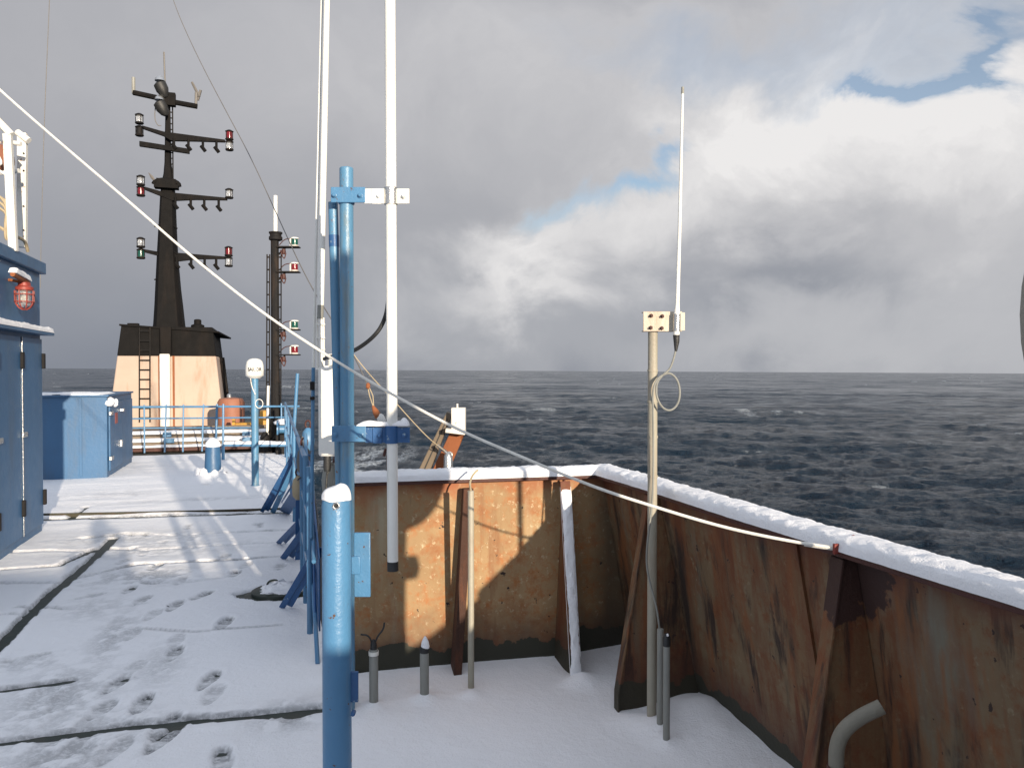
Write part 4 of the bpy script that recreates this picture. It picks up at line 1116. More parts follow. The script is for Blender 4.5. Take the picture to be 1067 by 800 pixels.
m = M(); m.tube(smooth([P(-12, 150, DFR - .5), P(5, 172, DFR - .5), P(-12, 172, DFR - .5), P(6, 182, DFR - .5)], 2), .014, 8); obj('strap', m, M_WHITE, fl)
m = M()
for i in range(9):
    x = 4 + (i % 4) * 2.3; m.tube(smooth([P(x - 4, 205 + i * 1.5, DFR - .6), P(x + 4, 215 + i, DFR - .62), P(x + 1, 235 + i, DFR - .62), P(x + 3, 252, DFR - .6), P(x + 5, 238, DFR - .58), P(x + 2, 212, DFR - .58)], 2), .013, 6)
m.tube(smooth([P(-10, 232, DFR - .6), P(2, 238, DFR - .6), P(14, 246, DFR - .6), P(26, 250, DFR - .2), P(29, 262, DFR - .1)], 2), .016, 6)
tag(obj('rope_hank', m, M_TANROPE), 'hank of tan rope hung on the white cradle above the locker', 'rope')

# ------------------------------------------------------------------ low blue locker
K2 = G(112, 497); H2 = P(112, 412, K2.y).z
l2 = thing('low_locker', K2 - BX * 1.6 + AX * 1.1, 'low blue deck locker with snow on its lid, beyond the tall locker', 'locker')
obj('body', slab(M(), 0, 2.3, -3.2, 0, -.03, H2 - .02, K2), M_LOCKER, l2, bevel=.008)
obj('lid', slab(M(), -.03, 2.33, -3.23, .03, H2 - .02, H2 + .01, K2), M_LOCKER, l2, bevel=.004)
obj('cover_strip', slab(M(), -.012, 0, -.40, -.36, .02, H2 - .04, K2), M_LOCKER, l2, bevel=.003)
d = obj('door', slab(M(), .10, 2.2, .001, .03, .09, H2 - .12, K2), M_LOCKER, l2, bevel=.006)
for z in (.26, .98): obj('hinge', slab(M(), .03, .22, .02, .06, z, z + .06, K2), M_STEEL, d, bevel=.005)
obj('handle', slab(M(), .95, 1.05, .03, .09, 1.0, 1.05, K2), M_STEEL, d, bevel=.006)
obj('handle', slab(M(), .9, .96, .03, .07, .40, .52, K2), M_STEEL, d, bevel=.006)
obj('notice', slab(M(), .50, .72, .030, .034, .82, 1.0, K2), M_REDPAINT, d, label='small faded red notice')
m = M(); snow_strip(m, [K2 - BX * 3.2 + AX * .5 + Vector((0, 0, H2 + .01)), K2 - BX * .05 + AX * .5 + Vector((0, 0, H2 + .01))], 1.0, .03, [AX, AX], step=.06, seed=11, amp=.03)
tag(obj('snow_ridge', m, M_SNOW), 'thin flat layer of snow on the low blue locker lid', 'snow', kind='stuff')
m = M()
for (a, dz, r_) in ((.03, 0, .07), (.25, .02, .05), (.45, -.03, .06), (.12, .04, .05), (.6, 0, .035)):
    m.lathe(K2 + AX * a + BX * .03 + Vector((0, 0, H2 - .14 + dz)), [(r_ * .5, -.03), (r_, 0), (r_ * .8, .05), (r_ * .3, .07)], 12)
tag(obj('snow_lump', m, M_SNOW), 'snow lump clinging to the top hinge of the low locker', 'snow')

# ------------------------------------------------------------------ satellite dome on pole
gb = G(266, 507)
sd_ = thing('satcom_dome', gb, 'white rounded satellite dome lettered SAILOR on a slim blue pole', 'satellite dome')
zt = P(266, 392, gb.y).z; r_ = .052
m = M(); m.lathe(gb, [(.085, -.03), (.085, .015), (r_, .03), (r_, zt)], 18); obj('pole', m, M_BLUEPOLE, sd_, label='blue pole with rusty yellowed paint')
R2 = 9.2 * gb.y / F; hd = 18.5 * gb.y / F
m = M(); m.lathe(gb + Vector((0, 0, zt)), [(R2 * .9, 0), (R2, .01), (R2, hd * .35), (R2 * .97, hd * .62), (R2 * .86, hd * .83), (R2 * .62, hd * .95), (R2 * .3, hd), (.002, hd * 1.01)], 32); dome = obj('dome', m, M_WHITE, sd_, angle=60)
m = M(); m.lathe(gb + Vector((0, 0, zt - .03)), [(R2 * .6, 0), (R2 * .75, .015), (R2 * .9, .03)], 24); obj('base_ring', m, M_WHITER, sd_)
m = M(); rc = P(270, 420.5, gb.y - .06); m.tube([rc + Vector((.055 * math.cos(a), 0, .065 * math.sin(a))) for a in np.linspace(0, 6.283, 25)[:-1]], .006, 6, closed=True)
m.tube(smooth([P(261, 393, gb.y - .05), P(262, 402, gb.y - .06), P(266, 411, gb.y - .06)], 2), .007, 6); obj('cable_ring', m, M_WHITER, sd_)
# lettering wrapped round the dome
cu = bpy.data.curves.new('lettering', 'FONT'); cu.body = 'SAILOR'; cu.size = .085; cu.align_x = 'CENTER'; cu.extrude = .001; cu.offset = .0022
to = bpy.data.objects.new('lettering_curve', cu); COL.objects.link(to)
bpy.context.view_layer.update()
tm = bpy.data.meshes.new_from_object(to.evaluated_get(bpy.context.evaluated_depsgraph_get()))
bpy.data.objects.remove(to)
xs = [v.co.x for v in tm.vertices]; W_ = max(xs) - min(xs); sc_ = .205 / W_
zt_ = P(266, 386.5, gb.y).z
view = Vector((-gb.x, -gb.y, 0)).normalized(); a0 = math.atan2(view.y, view.x)
for v in tm.vertices:
    ang = a0 + (v.co.x * sc_) / R2
    rr_l = R2 + .002 + v.co.z
    v.co = Vector((math.cos(ang) * rr_l, math.sin(ang) * rr_l, zt_ + v.co.y * sc_ * 1.15))
tm.materials.append(M_TEXT)
lo_ = bpy.data.objects.new('lettering', tm); COL.objects.link(lo_); lo_.parent = dome; ORG[lo_.name] = gb

# mushroom vent
vb2 = G(222, 496); vent = thing('mushroom_vent', vb2, 'squat blue cone vent buried in snow near the far railing', 'vent')
zc = P(0, 462, vb2.y).z
m = M(); m.lathe(vb2, [(.16, .05), (.13, .10), (.115, zc - .08), (.10, zc)], 20); obj('cone', m, M_LOCKER, vent)
m = M(); m.lathe(vb2, [(.24, .0), (.25, .03), (.22, .05)], 16); obj('flange', m, M_DARKST, vent)
m = M(); m.lathe(vb2 + Vector((0, 0, zc - .06)), [(.10, 0), (.125, .02), (.11, .08), (.05, .14), (.01, .15)], 16); tag(obj('snow_clump', m, M_SNOW), 'snow hood on the squat blue vent', 'snow')
m = M(); 
for i in range(14):
    a = i * .9; m.lathe(vb2 + Vector((math.cos(a) * .19 - .02, math.sin(a) * .16 - .08, .02)), [(.04, -.02), (.07, .0), (.05, .05 + .03 * (i % 3)), (.01, .08 + .03 * (i % 3))], 9)
tag(obj('snow_heap', m, M_SNOW), 'heap of snow clods round the foot of the squat blue vent', 'snow', kind='stuff')

# ------------------------------------------------------------------ manhole
mh = G(287, 618, .0) + Vector((0, 0, .018))
t = thing('manhole', mh + Vector((0, 0, -.05)), 'round dark green manhole cover half free of snow by the guard rail', 'manhole')
m = M(); m.lathe(mh + Vector((0, 0, -.05)), [(.23, 0), (.23, .02), (.20, .03), (.19, .03)], 30); obj('rim', m, M_GREENDK, t)
m = M(); m.lathe(mh + Vector((.01, .01, -.04)), [(.19, 0), (.19, .045), (.16, .06), (.02, .07)], 30); obj('cover', m, M_GREENDK, t)
m = M(); m.tube(smooth([mh + Vector((-.08, .03, .02)), mh + Vector((-.06, .03, .07)), mh + Vector((0, .05, .075)), mh + Vector((.02, .05, .02))], 2), .008, 8); obj('handle', m, M_GREENDK, t)
m = M(); rings = []
for j in range(9):
    k = j / 8; ring = []
    for i in range(30):
        a = 2 * math.pi * i / 30; nn = float(fbm(np.array([math.cos(a) * 2 + 5]), np.array([math.sin(a) * 2 + k * 2]), 4)[0]) - .5
        rad = .175 * (1 - k ** 1.5) ** .6 * (1 + .8 * nn); ring.append(mh + Vector((.015 + math.cos(a) * rad, .02 + math.sin(a) * rad, .008 + .055 * k ** .7 * (1 + nn))))
    rings.append(ring)
m.loft(rings); tag(obj('snow_clump', m, M_SNOW), 'patch of snow left on the round manhole cover', 'snow')

# ------------------------------------------------------------------ far railing, plank stack, machinery
def sv(s, t, z=0): return st(s, t, z)
# plank stack right across the walkway end
pk = thing('plank_stack', st(17.7, -4, 0), 'layered grey planks under snow stretched across the far end of the walkway', 'planks')
def across(px, py0, D0):  # point on a line across the ship through depth D0 at centre px 210
    base = P(215, py0, D0); r = (px - CX) / F
    k = (base.x - r * base.y) / (r * BX.y - BX.x)
    return base + BX * k
def beam(pxa, pxb, pyt, pyb, D0, mt, name, parent, depth=.22):
    a = across(pxa, pyt, D0); b = across(pxb, pyt, D0); zt = P(215, pyt, D0).z; zb = P(215, pyb, D0).z
    m = M(); c = (a + b) / 2; m.box(Vector((c.x, c.y, (zt + zb) / 2)) + AX * depth / 2, ((b - a).length, depth, zt - zb), x=BX)
    return obj(name, m, mt, parent, bevel=.006)
beam(60, 292, 465.5, 469, 16.9, M_REDLEAD, 'plank', pk)
beam(60, 290, 460, 463, 17.2, M_WOOD, 'plank', pk)
beam(60, 292, 452, 455.5, 17.6, M_WOOD, 'plank', pk)
beam(60, 300, 444.0, 448, 18.2, M_WOOD, 'plank', pk)
for (xa, xb, y0, y1, D0) in ((169, 178, 449, 453, 17.3), (252, 262, 450, 453, 17.3), (170, 181, 455.5, 459, 17.0), (252, 262, 456, 459, 17.0)):
    beam(xa, xb, y0 + .5, y1 + 1.5, D0, M_BLUE, 'blue_batten', pk, .06)
for i, (y0, D0, h) in enumerate(((463, 17.05, .085), (456, 17.4, .10), (448.5, 17.9, .09))):
    a, b = across(60, y0, D0), across(292, y0, D0); zb_ = P(215, y0, D0).z - h
    a = Vector((a.x, a.y, zb_)) + AX * .2; b = Vector((b.x, b.y, zb_)) + AX * .2
    m = M(); snow_strip(m, [a, b], .45, h, [AX, AX], step=.05, seed=20 + i, amp=.04, f=4)
    tag(obj('snow_layer', m, M_SNOW), ('lowest', 'middle', 'topmost')[i] + ' snow layer on the stacked planks at the end of the walkway', 'snow', kind='stuff')
# far railing
DR = 16.2
fr = thing('far_railing', Vector((P(225, 0, DR).x, DR, 0)), 'thin blue railing across the end of the walkway before the funnel', 'railing')
def rl(pxa, ya, pxb, yb, r_, name='rail'):
    a = across(pxa, ya, DR); b = across(pxb, yb, DR); za = P(215, ya, DR).z; zb = P(215, yb, DR).z
    m = M(); m.tube([Vector((a.x, a.y, za)), Vector((b.x, b.y, zb))], r_, 8); obj(name, m, M_BLUE, fr)
rl(60, 422.5, 312, 424.5, .022); rl(60, 434.5, 300, 436, .016); rl(60, 443.5, 270, 446.5, .014)
for xa, xb, yb in ((173, 171, 470), (191, 190, 470), (212, 210, 470), (226, 224, 470), (232.5, 232, 470), (293, 293, 470), (100, 100, 470), (130, 130, 470), (150, 150, 470)):
    rl(xa, 421, xb, yb, .024 if xa in (226, 232.5) else .017, 'post')
m = M()
a = across(232, 464, 15.0); b = across(300, 466, 15.0); a.z = P(215, 464, 15.0).z; b.z = P(215, 466, 15).z
m.tube([a, b], .03, 10); m.tube([a, a + Vector((0, 0, -.35))], .03, 10); m.tube([b, b + Vector((0, 0, -.3))], .03, 10)
tag(obj('low_pipe_rail', m, M_BLUE), 'low blue pipe rail under snow between the vent and the dark mast', 'railing')
m = M(); snow_strip(m, [a + Vector((0, 0, .02)), b + Vector((0, 0, .02))], .10, .06, [AX, AX], seed=31, amp=.03, step=.04)
tag(obj('snow_ridge', m, M_SNOW), 'snow ridge on the low blue pipe rail by the dark mast', 'snow', kind='stuff')

# funnel casing
FD = 21.5
def quad(pl, pr, z, D_l, depth):
    """four corners: front left, front right, back right, back left"""
    L = P(pl, 386, D_l); a = Vector((L.x, L.y, z)); r = (pr - CX) / F
    k = (a.x - r * a.y) / (r * BX.y - BX.x); b = a + BX * k
    return [a, b, b + AX * depth, a + AX * depth]
zT = 2.90; zM = 2.10; zB = -.05
qT = quad(126.5, 222, zT, FD, 2.9); qB = quad(110.5, 234, zB, FD - .15, 3.4)
qM = [a.lerp(b, (zM - zB) / (zT - zB)) for a, b in zip(qB, qT)]
fn = thing('funnel_casing', (qB[0] + qB[2]) / 2 + Vector((0, 0, .0)), 'tapered cream funnel casing with a black top, rust streaks and a ladder', 'funnel')
obj('lower_casing', M().loft([qB, qM]), M_CREAM, fn, bevel=.03)
up_ = M().loft([[p + (p - (qM[0] + qM[2]) / 2).normalized() * .004 for p in qM], qT]); obj('black_top', up_, M_SOOT, fn, bevel=.02)
cT = (qT[0] + qT[2]) / 2
m = M(); rf = [p + (p - cT) * .035 for p in qT]; rf[1] = rf[1] + BX * .12 + Vector((0, 0, -.16)); rf[2] = rf[2] + BX * .3 + Vector((0, 0, -.22)); 
m.prism([p + Vector((0, 0, .004)) for p in rf], (0, 0, .05)); obj('roof_plate', m, M_SOOT, fn, bevel=.01)
def onface(px, z, off=0):  # on the front face at height z
    k = (z - zB) / (zT - zB); a = qB[0].lerp(qT[0], k); b = qB[1].lerp(qT[1], k); r = (px - CX) / F
    q = (a.x - r * a.y) / (r * BX.y - BX.x); return a + BX * q - AX * off
m = M()
for px in (146, 157): m.tube([onface(px - .7, .3, .06), onface(px, 2.86, .06)], .018, 6)
for i in range(10): m.tube([onface(146, .42 + i * .26, .06), onface(157, .42 + i * .26, .06)], .020, 6)
obj('ladder', m, M_DARKST, fn)
m = M(); m.box((onface(172.5, 0, .10) + onface(172.5, zM, .10)) / 2 , (.26, .2, zM + .1), x=BX); obj('trunk', m, M_WHITER, fn, bevel=.03)
m = M(); m.box(onface(173.5, (zM + zT) / 2, .06), (.30, .24, zT - zM), x=BX); obj('upper_trunk', m, M_SOOT, fn, bevel=.03)
m = M(); 
for px, w in ((181, .05), (165.5, .025)):
    a, b = onface(px, .0, .008), onface(px, zM, .008); m.box((a + b) / 2, (w, .02, zM), x=BX)
obj('rusty_seam', m, M_RUSTY, fn)
m = M(); p = (qB[1] + qM[1]) / 2 
for k in (.5, .85):
    a = qB[1].lerp(qB[2], k) ; b = qM[1].lerp(qM[2], k); a = a + BX * .03; b = b + BX * .03; m.tube([a, b], .05, 8)
obj('side_pipe', m, M_DARKST, fn)
m = M()
p = P(206, 337, 22.6); m.lathe(p, [(.18, -.15), (.18, -.05), (.1, -.02), (.1, .1), (.05, .12)], 12); m.box(p + Vector((.1, 0, -.14)), (.6, .3, .06), x=BX); m.box(P(139, 338, 21.8), (.28, .2, .06), x=BX)
obj('roof_vent', m, M_SOOT, fn, bevel=.01)

# main mast on the funnel
MD = 22.6
mb = P(177, 340, MD)
mm = thing('main_mast', mb, 'tall sooty black mast on the funnel with crossarms, lamps and floodlights', 'mast')
m = M(); rings = []
for y, a, b in ((345, 161, 192), (338, 162, 191), (318, 163, 189), (300, 163.6, 187), (265, 165, 184.2), (230, 166.7, 182.8), (203, 168, 182), (190, 169.5, 181), (182, 171, 180), (170, 171.8, 178.2), (120, 172.5, 177.4), (104, 173, 177)):
    A_, B_ = P(a, y, MD), P(b, y, MD); w = (B_ - A_).length; c = (A_ + B_) / 2
    rings.append([c + BX * (w / 2 * i) * .97 + AX * (w / 2 * j * 1.3) for i, j in ((-1, -.6), (-.7, -1), (.7, -1), (1, -.6), (1, .8), (-1, .8))])
m.loft(rings); obj('column', m, M_SOOT, mm, bevel=.01)
def mastp(px, py, off=0): 
    r = (px - CX) / F; base = P(176, py, MD - .25 - off); z = base.z
    k = (base.x - r * base.y) / (r * BX.y - BX.x); q = base + BX * k; return Vector((q.x, q.y, z))
def arm(pts):
    m = M(); m.prism([mastp(*p) for p in pts], AX * .10); return obj('crossarm', m, M_SOOT, mm, bevel=.008)
arms = [arm([(150, 133), (172, 137.5), (236, 141), (236, 143.5), (205, 145), (180, 146.5), (172, 142), (150, 136)]),
        arm([(152, 196), (170, 200), (182, 200.5), (238, 202.5), (238, 205), (205, 206.5), (181, 209), (168, 204.5), (152, 199)]),
        arm([(150, 260.5), (168, 263), (186, 263), (236, 265), (236, 267.5), (205, 269), (186, 272), (166, 267), (150, 263.5)])]
arm([(147, 149.2), (199, 153.5), (199, 158.5), (147, 154.5)])
def hang(px, y, par):
    m = M(); a = mastp(px, y - 1); b = mastp(px, y + 8); m.tube([a, b], .035, 6); m.tube([mastp(px - 2, y + 5), mastp(px + 2.5, y + 10.5)], .055, 6); obj('hanger', m, M_SOOT, par)
for px in (183, 198, 213, 227): hang(px, 144.5, arms[0])
for px in (184, 200, 214, 229): hang(px, 206.5, arms[1])
for px in (185, 200, 214, 226): hang(px, 268.5, arms[2])
def lantern(px, y, col, inv=False):
    """a deck lantern: black base, lens, cap; y = lens centre"""
    c = mastp(px, y); l = thing_part('lantern', mm)
    m = M(); m.lathe(c, [(.10, -.13), (.12, -.10), (.10, -.08)], 12); m.lathe(c, [(.10, .10), (.12, .12), (.05, .16)], 12); 
    for k in range(4):
        a = math.pi / 4 + k * math.pi / 2; m.tube([c + Vector((.10 * math.cos(a), .10 * math.sin(a), -.11)), c + Vector((.10 * math.cos(a), .10 * math.sin(a), .11))], .010, 5)
    b = obj('lantern', m, M_DARKST, mm)
    m = M(); m.lathe(c, [(.08, -.09), (.085, 0), (.08, .10)], 14); obj('lens', m, col, b)
def thing_part(*a): return None
for px, ys, cols in ((147.3, (127, 139.5), (M_GLASS, M_DARKST)), (240.5, (136.5, 147.5), (M_RED, M_GLASS)), (148.2, (190.5, 201.5), (M_GLASS, M_RED)), (240, (198.5,), (M_GLASS,)), (147.8, (254.5, 266), (M_GLASS, M_GREEN)), (239, (260, 271), (M_RED, M_GLASS))):
    for y, c_ in zip(ys, cols): lantern(px, y, c_)
# yard and instruments at the top
m = M(); m.tube([mastp(141, 100), mastp(172, 104)], .075, 8); m.tube([mastp(176, 105.5), mastp(207.5, 108.5)], .075, 8); m.box(mastp(178, 104), (.35, .2, .35), x=BX); yard = obj('yard', m, M_SOOT, mm)
m = M(); m.tube([mastp(141.5, 101), mastp(141.5, 84.5)], .05, 8); obj('stub_aerial', m, M_GREYPIPE, yard)
m = M(); m.tube([mastp(206, 108), mastp(206.4, 94)], .04, 8); m.tube([mastp(202, 83.5), mastp(209.5, 98)], [.035, .05], 6); m.box(mastp(209.5, 96.5), (.06, .05, .30), x=Vector((1, 0, -.3))); obj('wind_vane', m, M_WIRE, yard)
m = M(); m.tube([mastp(174.6, 103), mastp(173.3, 55)], .022, 6); obj('spike_aerial', m, M_WIRE, mm)
for (tx, ty, bx_, by_, w) in ((169, 90, 175, 102, .17), (168.5, 110, 175, 121, .17)):
    a, b = mastp(tx - 1, ty - 3, .1), mastp(bx_, by_, .1)
    m = M(); m.tube([a, a.lerp(b, .12), a.lerp(b, .5), a.lerp(b, .85), b], [w * .6, w, w * 1.0, w * .65, w * .3], 14); fo = obj('floodlight', m, M_BLACK, mm)
    m = M(); m.lathe(mastp(tx, ty - 6, .1), [(.14, -.04), (.12, .03), (.05, .09)], 12); obj('cap', m, M_STEEL, fo)
m = M()
for x in (178.8, 181.8): m.tube([mastp(x, 108, -.2), mastp(x, 190, -.2)], .018, 6)
for i in range(13): m.tube([mastp(178.8, 111 + i * 6, -.2), mastp(181.8, 111 + i * 6, -.2)], .018, 6)
obj('mast_ladder', m, M_DARKST, mm)
m = M(); m.tube(smooth([mastp(164, 112), mastp(163, 125), mastp(166, 132), mastp(170, 132)], 2), .012, 6); m.tube(smooth([mastp(156, 182), mastp(161, 188), mastp(165, 192)], 1), [.02] * 6, 6) if False else m.tube([mastp(156.5, 181.5), mastp(160, 186), mastp(164, 191)], [.01, .05, .02], 6)
obj('loose_cable', m, M_WIRE, mm)
m = M(); m.tube([mastp(175 + 13 * math.cos(a), 193 - 5 * math.sin(a) if math.sin(a) > 0 else 194) for a in np.linspace(0, math.pi, 13)], .07, 8); m.box(mastp(175, 195), (.62, .3, .10), x=BX); m.box(mastp(175, 191), (.5, .25, .2), x=BX); obj('crow_platform', m, M_SOOT, mm)
m = M()
for y in (235, 290, 324, 262): m.tube([mastp(162 + (y - 235) * -.01, y + 2), mastp(168, y)], .02, 5); m.tube([mastp(182, y), mastp(186, y + 3)], .02, 5)
obj('step_iron', m, M_SOOT, mm)

# orange tank and yellow winch beyond the railing
tk = P(241, 455, 20.2)
t = thing('orange_tank', Vector((tk.x, tk.y, 0)), 'rusty orange upright tank with a small cap right of the funnel', 'tank')
m = M(); z1_ = P(0, 414, 20.2).z; m.lathe((tk.x, tk.y, 0), [(.33, -.05), (.33, z1_ - .12), (.28, z1_ - .03), (.1, z1_)], 20); obj('shell', m, M_ORANGE, t)
m = M(); m.lathe((tk.x - .05, tk.y, z1_), [(.06, -.02), (.06, .06), (.03, .09)], 10); obj('cap', m, M_STEEL, t)
yw = P(262, 455, 19.0)
t = thing('yellow_winch', Vector((yw.x, yw.y, 0)), 'yellow and orange winch machinery beyond the far railing, left of the dark mast', 'winch')
zq = P(0, 437, 19).z
m = M(); m.lathe((yw.x - .45, yw.y, zq - .22), [(.26, 0), (.26, .06), (.15, .07), (.15, .55), (.26, .56), (.26, .62)], 20, axis=BX); obj('drum', m, M_YELLOW, t)
m = M(); m.box((yw.x, yw.y, (zq - .3) / 2), (1.1, .6, zq - .3), x=BX); obj('bed', m, M_ORANGE, t, bevel=.01)
m = M(); m.box((yw.x + .35, yw.y - .1, zq - .15), (.22, .4, .75), x=BX); obj('gearbox', m, M_YELLOW, t, bevel=.03)

# ------------------------------------------------------------------ dark signal mast
g2 = G(285, 470)
sm = thing('signal_mast', g2, 'slender dark signal mast with side ladders and four navigation lights', 'mast')
D2_ = g2.y
m = M(); zt2 = P(0, 245, D2_).z
c2 = Vector((P(285, 0, D2_).x, D2_, 0))
m.lathe(c2, [(.20, -.05), (.14, .3), (.10, .8), (.092, 2.0), (.085, zt2)], 10); obj('column', m, M_DARKST, sm)
m = M(); m.lathe(c2 + Vector((.02, 0, zt2)), [(.10, -.12), (.14, -.10), (.14, -.04), (.12, -.03), (.12, .02), (.14, .03), (.14, .06)], 14); obj('cap', m, M_DARKST, sm)
m = M(); m.tube([P(287, 243, D2_), P(287, 204, D2_)], .042, 14); obj('white_stub', m, M_WHITE, sm)
for xa, xb in ((278.3, 281), (290, 293)):
    m = M(); m.tube([P(xa, 265, D2_ - .05), P(xa - .7, 462, D2_ - .05)], .014, 6); m.tube([P(xb, 265, D2_ - .05), P(xb - .5, 462, D2_ - .05)], .014, 6)
    for i in range(15): m.tube([P(xa - .03 * i, 268 + i * 13, D2_ - .05), P(xb - .03 * i, 268 + i * 13, D2_ - .05)], .018, 6)
    obj('side_ladder', m, M_DARKST, sm)
m = M(); m.tube([P(279.5, 402, D2_ - .08), P(278.5, 455, D2_ - .08)], .028, 8); obj('white_sleeve', m, M_WHITE, sm)
for y, lens in ((257.5, M_GREEN), (283.5, M_RED), (343.5, M_GREEN), (369.5, M_RED)):
    m = M(); a, b = P(289, y, D2_), P(312, y + .3, D2_); m.box((a + b) / 2, ((b - a).length, .2, .025)); m.tube([P(290, y + 8, D2_), P(297, y + 1, D2_)], .02, 6); bk = obj('lamp_bracket', m, M_DARKST, sm)
    c = P(307, y - 4.6, D2_)
    m = M(); m.lathe(c + Vector((0, 0, -.08)), [(.075, 0), (.085, .02), (.07, .03)], 12, sq=0); m.lathe(c + Vector((0, 0, .07)), [(.07, 0), (.09, .01), (.085, .03), (.05, .04)], 12); m.box(c + Vector((-.075, 0, 0)), (.02, .12, .15)); nl = obj('lamp_housing', m, M_WHITER, bk)
    m = M(); m.lathe(c + Vector((0, 0, -.06)), [(.066, 0), (.072, .06), (.066, .13)], 14); obj('lens', m, lens, nl)
    m = M(); m.lathe(P(295.5, y + 5, D2_ - .05), [(.03, -.05), (.05, 0), (.04, .06)], 8); m.tube(smooth([P(292, y + 3, D2_ - .08), P(296, y + 14, D2_ - .08), P(298, y + 6, D2_ - .08)], 2), .012, 6); m.tube(smooth([P(291, y - 2, D2_), P(296, y - 8, D2_), P(303, y - 9, D2_)], 2), .010, 6); obj('junction', m, M_REDLEAD, bk)
m = M(); 
for px, py, r_ in ((272, 466, .1), (279, 463, .13), (293, 464, .12), (276, 455, .1)):
    q = P(px, py, D2_ - .2); m.lathe(Vector((q.x, q.y, 0)), [(r_ * 1.2, -.05), (r_, .1), (r_, max(.2, q.z)), (r_ * .4, max(.25, q.z + .1))], 10)
m.tube([P(300, 440, D2_ - .2), P(276, 470, D2_ - .3)], .04, 8)
obj('foot_bollards', m, M_DARKST, sm)
# clutter of lashed gear at the mast foot
cl = thing('deck_winch', G(299, 472), 'small dark deck winch with snow beside the signal mast foot', 'winch')
q = G(299, 472)
m = M(); m.box(q + Vector((0, 0, .2)), (.45, .4, .4), x=BX); obj('bed', m, M_DARKST, cl, bevel=.02)
m = M(); m.lathe(q + Vector((-.18, -.1, .5)), [(.18, 0), (.18, .04), (.09, .05), (.09, .3), (.18, .31), (.18, .35)], 16, axis=BX); obj('drum', m, M_BLUE, cl)
m = M(); m.lathe(q + Vector((-.05, 0, .6)), [(.20, 0), (.22, .04), (.12, .10), (.02, .11)], 14); tag(obj('snow_clump', m, M_SNOW), 'cap of snow on the small dark winch', 'snow')

# ------------------------------------------------------------------ covered binnacle at the right edge
bc = Vector((1.050, 1.12, 0))
bn = thing('covered_binnacle', bc, 'grey-green canvas hooded binnacle just entering the picture at the right edge', 'binnacle')
m = M(); prof = []
zc0 = 1.79
for i in range(25):
    a = -math.pi / 2 + math.pi * i / 24; prof.append((max(.003, .285 * math.cos(a) ** .9), zc0 + .345 * math.sin(a)))
m.lathe(bc, prof, 40); hood = obj('canvas_hood', m, M_CANVAS, bn)
m = M(); m.lathe(bc + Vector((-.12, 0, 0)), [(.22, -.05), (.22, .03), (.15, .08), (.15, .9), (.155, 1.2), (.17, 1.56)], 24); obj('pedestal', m, M_BLUE, bn)
m = M(); m.lathe(bc + Vector((.07, .0, 1.24)), [(.05, -.06), (.065, 0), (.05, .06)], 16); obj('corrector_sphere', m, M_DARKST, bn)

m = M(); m.tube([(1.42, 1.93, RAILZ), (1.42, 1.93, RAILZ + .62)], .016, 10)
tag(obj('rail_stanchion', m, M_GREYPIPE), 'short grey stanchion on the right rail just outside the picture', 'stanchion')

# ------------------------------------------------------------------ what stands behind the viewer
wl = thing('windbreak', Vector((.2, -2.2, 0)), 'blue steel windbreak across the deck behind the viewer', 'windbreak')
m = M(); m.box((.1, -2.2, .85), (4.9, .05, 1.70)); obj('panel', m, M_LOCKER, wl, bevel=.005)
m = M(); m.tube([(-2.35, -2.2, 1.70), (2.55, -2.2, 1.70)], .02, 10); obj('top_rail', m, M_BLUE, wl)
for x in (-1.9, -.5, .9, 2.2):
    m = M(); m.box((x, -2.27, .82), (.06, .08, 1.64)); obj('post', m, M_BLUE, wl, bevel=.004)
def tallpost(u0, u1, y, top, name, label):
    x0, x1 = u0 - .51 * y, u1 - .51 * y
    m = M(); m.lathe(((x0 + x1) / 2, y, 0), [((x1 - x0) / 2 * 1.05, -.05), ((x1 - x0) / 2, top)], 18); return tag(obj(name, m, M_BLUE), label, 'post')
tallpost(.955, 1.055, -1.3, 3.3, 'awning_post', 'thick blue awning post behind the viewer on the right')
tallpost(1.095, 1.215, -1.35, 3.3, 'awning_post', 'second blue awning post standing right of its neighbour behind the viewer')

m = M(); m.box((1.075 + .51 * 1.3, -1.32, 2.42), (.27, .10, .75)); tag(obj('shadow_box', m, M_WHITER, bevel=.01), 'unseen white box added high between the two awning posts to shade the deck', 'box')  # added out of view to fill the shadow between the posts
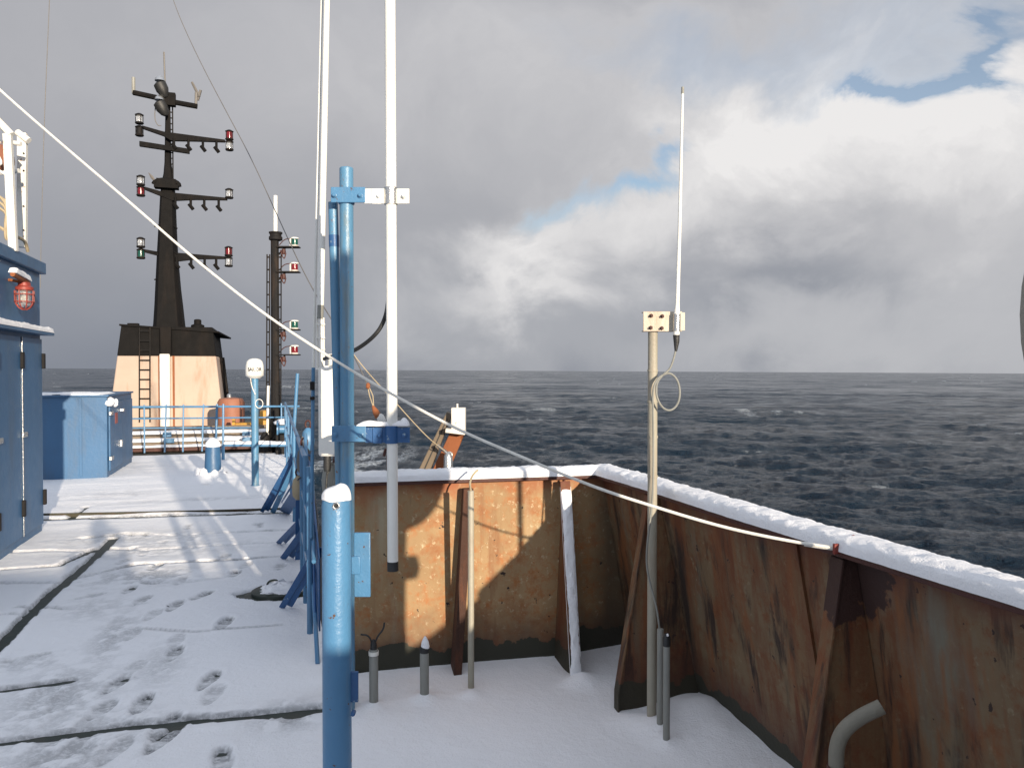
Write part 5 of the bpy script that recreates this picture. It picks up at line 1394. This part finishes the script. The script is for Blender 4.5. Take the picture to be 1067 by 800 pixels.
# the photographer, just behind the lens
pp = Vector((.10, -.42, 0))
per = thing('person', pp, 'person in a navy padded jacket and black trousers raising a camera', 'person')
def skin(name, verts, edges, mt, parent, root=0, sub=2):
    me = bpy.data.meshes.new(name); me.from_pydata([tuple(v[0]) for v in verts], edges, [])
    o = bpy.data.objects.new(name, me); COL.objects.link(o); o.parent = parent; ORG[o.name] = ORG[parent.name]
    sk = o.modifiers.new('skin', 'SKIN'); o.modifiers.new('sub', 'SUBSURF').levels = sub; o.modifiers['sub'].render_levels = sub
    for i, v in enumerate(verts):
        me.skin_vertices[0].data[i].radius = (v[1], v[2] if len(v) > 2 else v[1])
    me.skin_vertices[0].data[root].use_root = True
    me.materials.append(mt); return o
V = Vector
body = [(V((0, 0, .98)), .17, .13), (V((0, 0, 1.18)), .17, .13), (V((0, .0, 1.38)), .19, .13), (V((0, .01, 1.50)), .09, .08), (V((0, .02, 1.56)), .055),
        (V((.19, 0, 1.44)), .075), (V((.27, .07, 1.22)), .058), (V((.12, .26, 1.50)), .040), (V((-.19, 0, 1.44)), .075), (V((-.27, .07, 1.22)), .058), (V((-.12, .26, 1.50)), .040),
        (V((.10, 0, .90)), .105), (V((.12, .01, .50)), .07), (V((.12, -.01, .10)), .05), (V((.12, .12, .04)), .042), (V((-.10, 0, .90)), .105), (V((-.12, .01, .50)), .07), (V((-.12, -.01, .10)), .05), (V((-.12, .12, .04)), .042)]
ed = [(0, 1), (1, 2), (2, 3), (3, 4), (2, 5), (5, 6), (6, 7), (2, 8), (8, 9), (9, 10), (0, 11), (11, 12), (12, 13), (13, 14), (0, 15), (15, 16), (16, 17), (17, 18)]
skin('body', body, ed, M_JACKET, per)
m = M(); hd_ = pp + V((0, .05, 1.70))
m.lathe(hd_, [(.03, -.13), (.055, -.11), (.07, -.06), (.08, 0), (.08, .05), (.065, .10), (.03, .125), (.004, .13)], 20)
m.lathe(hd_ + V((0, .075, -.01)), [(.016, -.02), (.010, .03)], 8)
obj('head', m, M_SKIN, per)
m = M(); m.lathe(hd_, [(.088, -.0), (.094, .04), (.088, .09), (.06, .13), (.02, .15), (.004, .152)], 20); obj('knit_cap', m, M_TROUSER, per)
for sx_ in (-1, 1):
    m = M(); w = pp + V((sx_ * .115, .27, 1.53)); m.tube([w, w + V((-sx_ * .02, .02, .05)), w + V((-sx_ * .03, .02, .09))], [.026, .036, .03], 10)
    for k in range(4):
        b = w + V((-sx_ * .03 , -.005 + k * .018, .085)); m.tube([b, b + V((-sx_ * .03, .004, .035)), b + V((-sx_ * .065, .0, .04))], [.010, .009, .007], 7)
    m.tube([w + V((-sx_ * .02, -.01, .04)), w + V((-sx_ * .05, -.02, .05)), w + V((-sx_ * .07, -.01, .045))], [.012, .010, .008], 7)
    obj('hand', m, M_SKIN, per)
pcam = pp + V((0, .29, 1.66))
t = thing('compact_camera', pcam, 'small black compact camera held up before the face', 'camera')
m = M(); m.box(pcam, (.11, .03, .07)); obj('body', m, M_BLACK, t, bevel=.004)
m = M(); m.lathe(pcam + V((0, .012, 0)), [(.026, 0), (.026, .02), (.022, .03)], 20, axis=V((0, 1, 0))); obj('lens', m, M_BLACK, t)
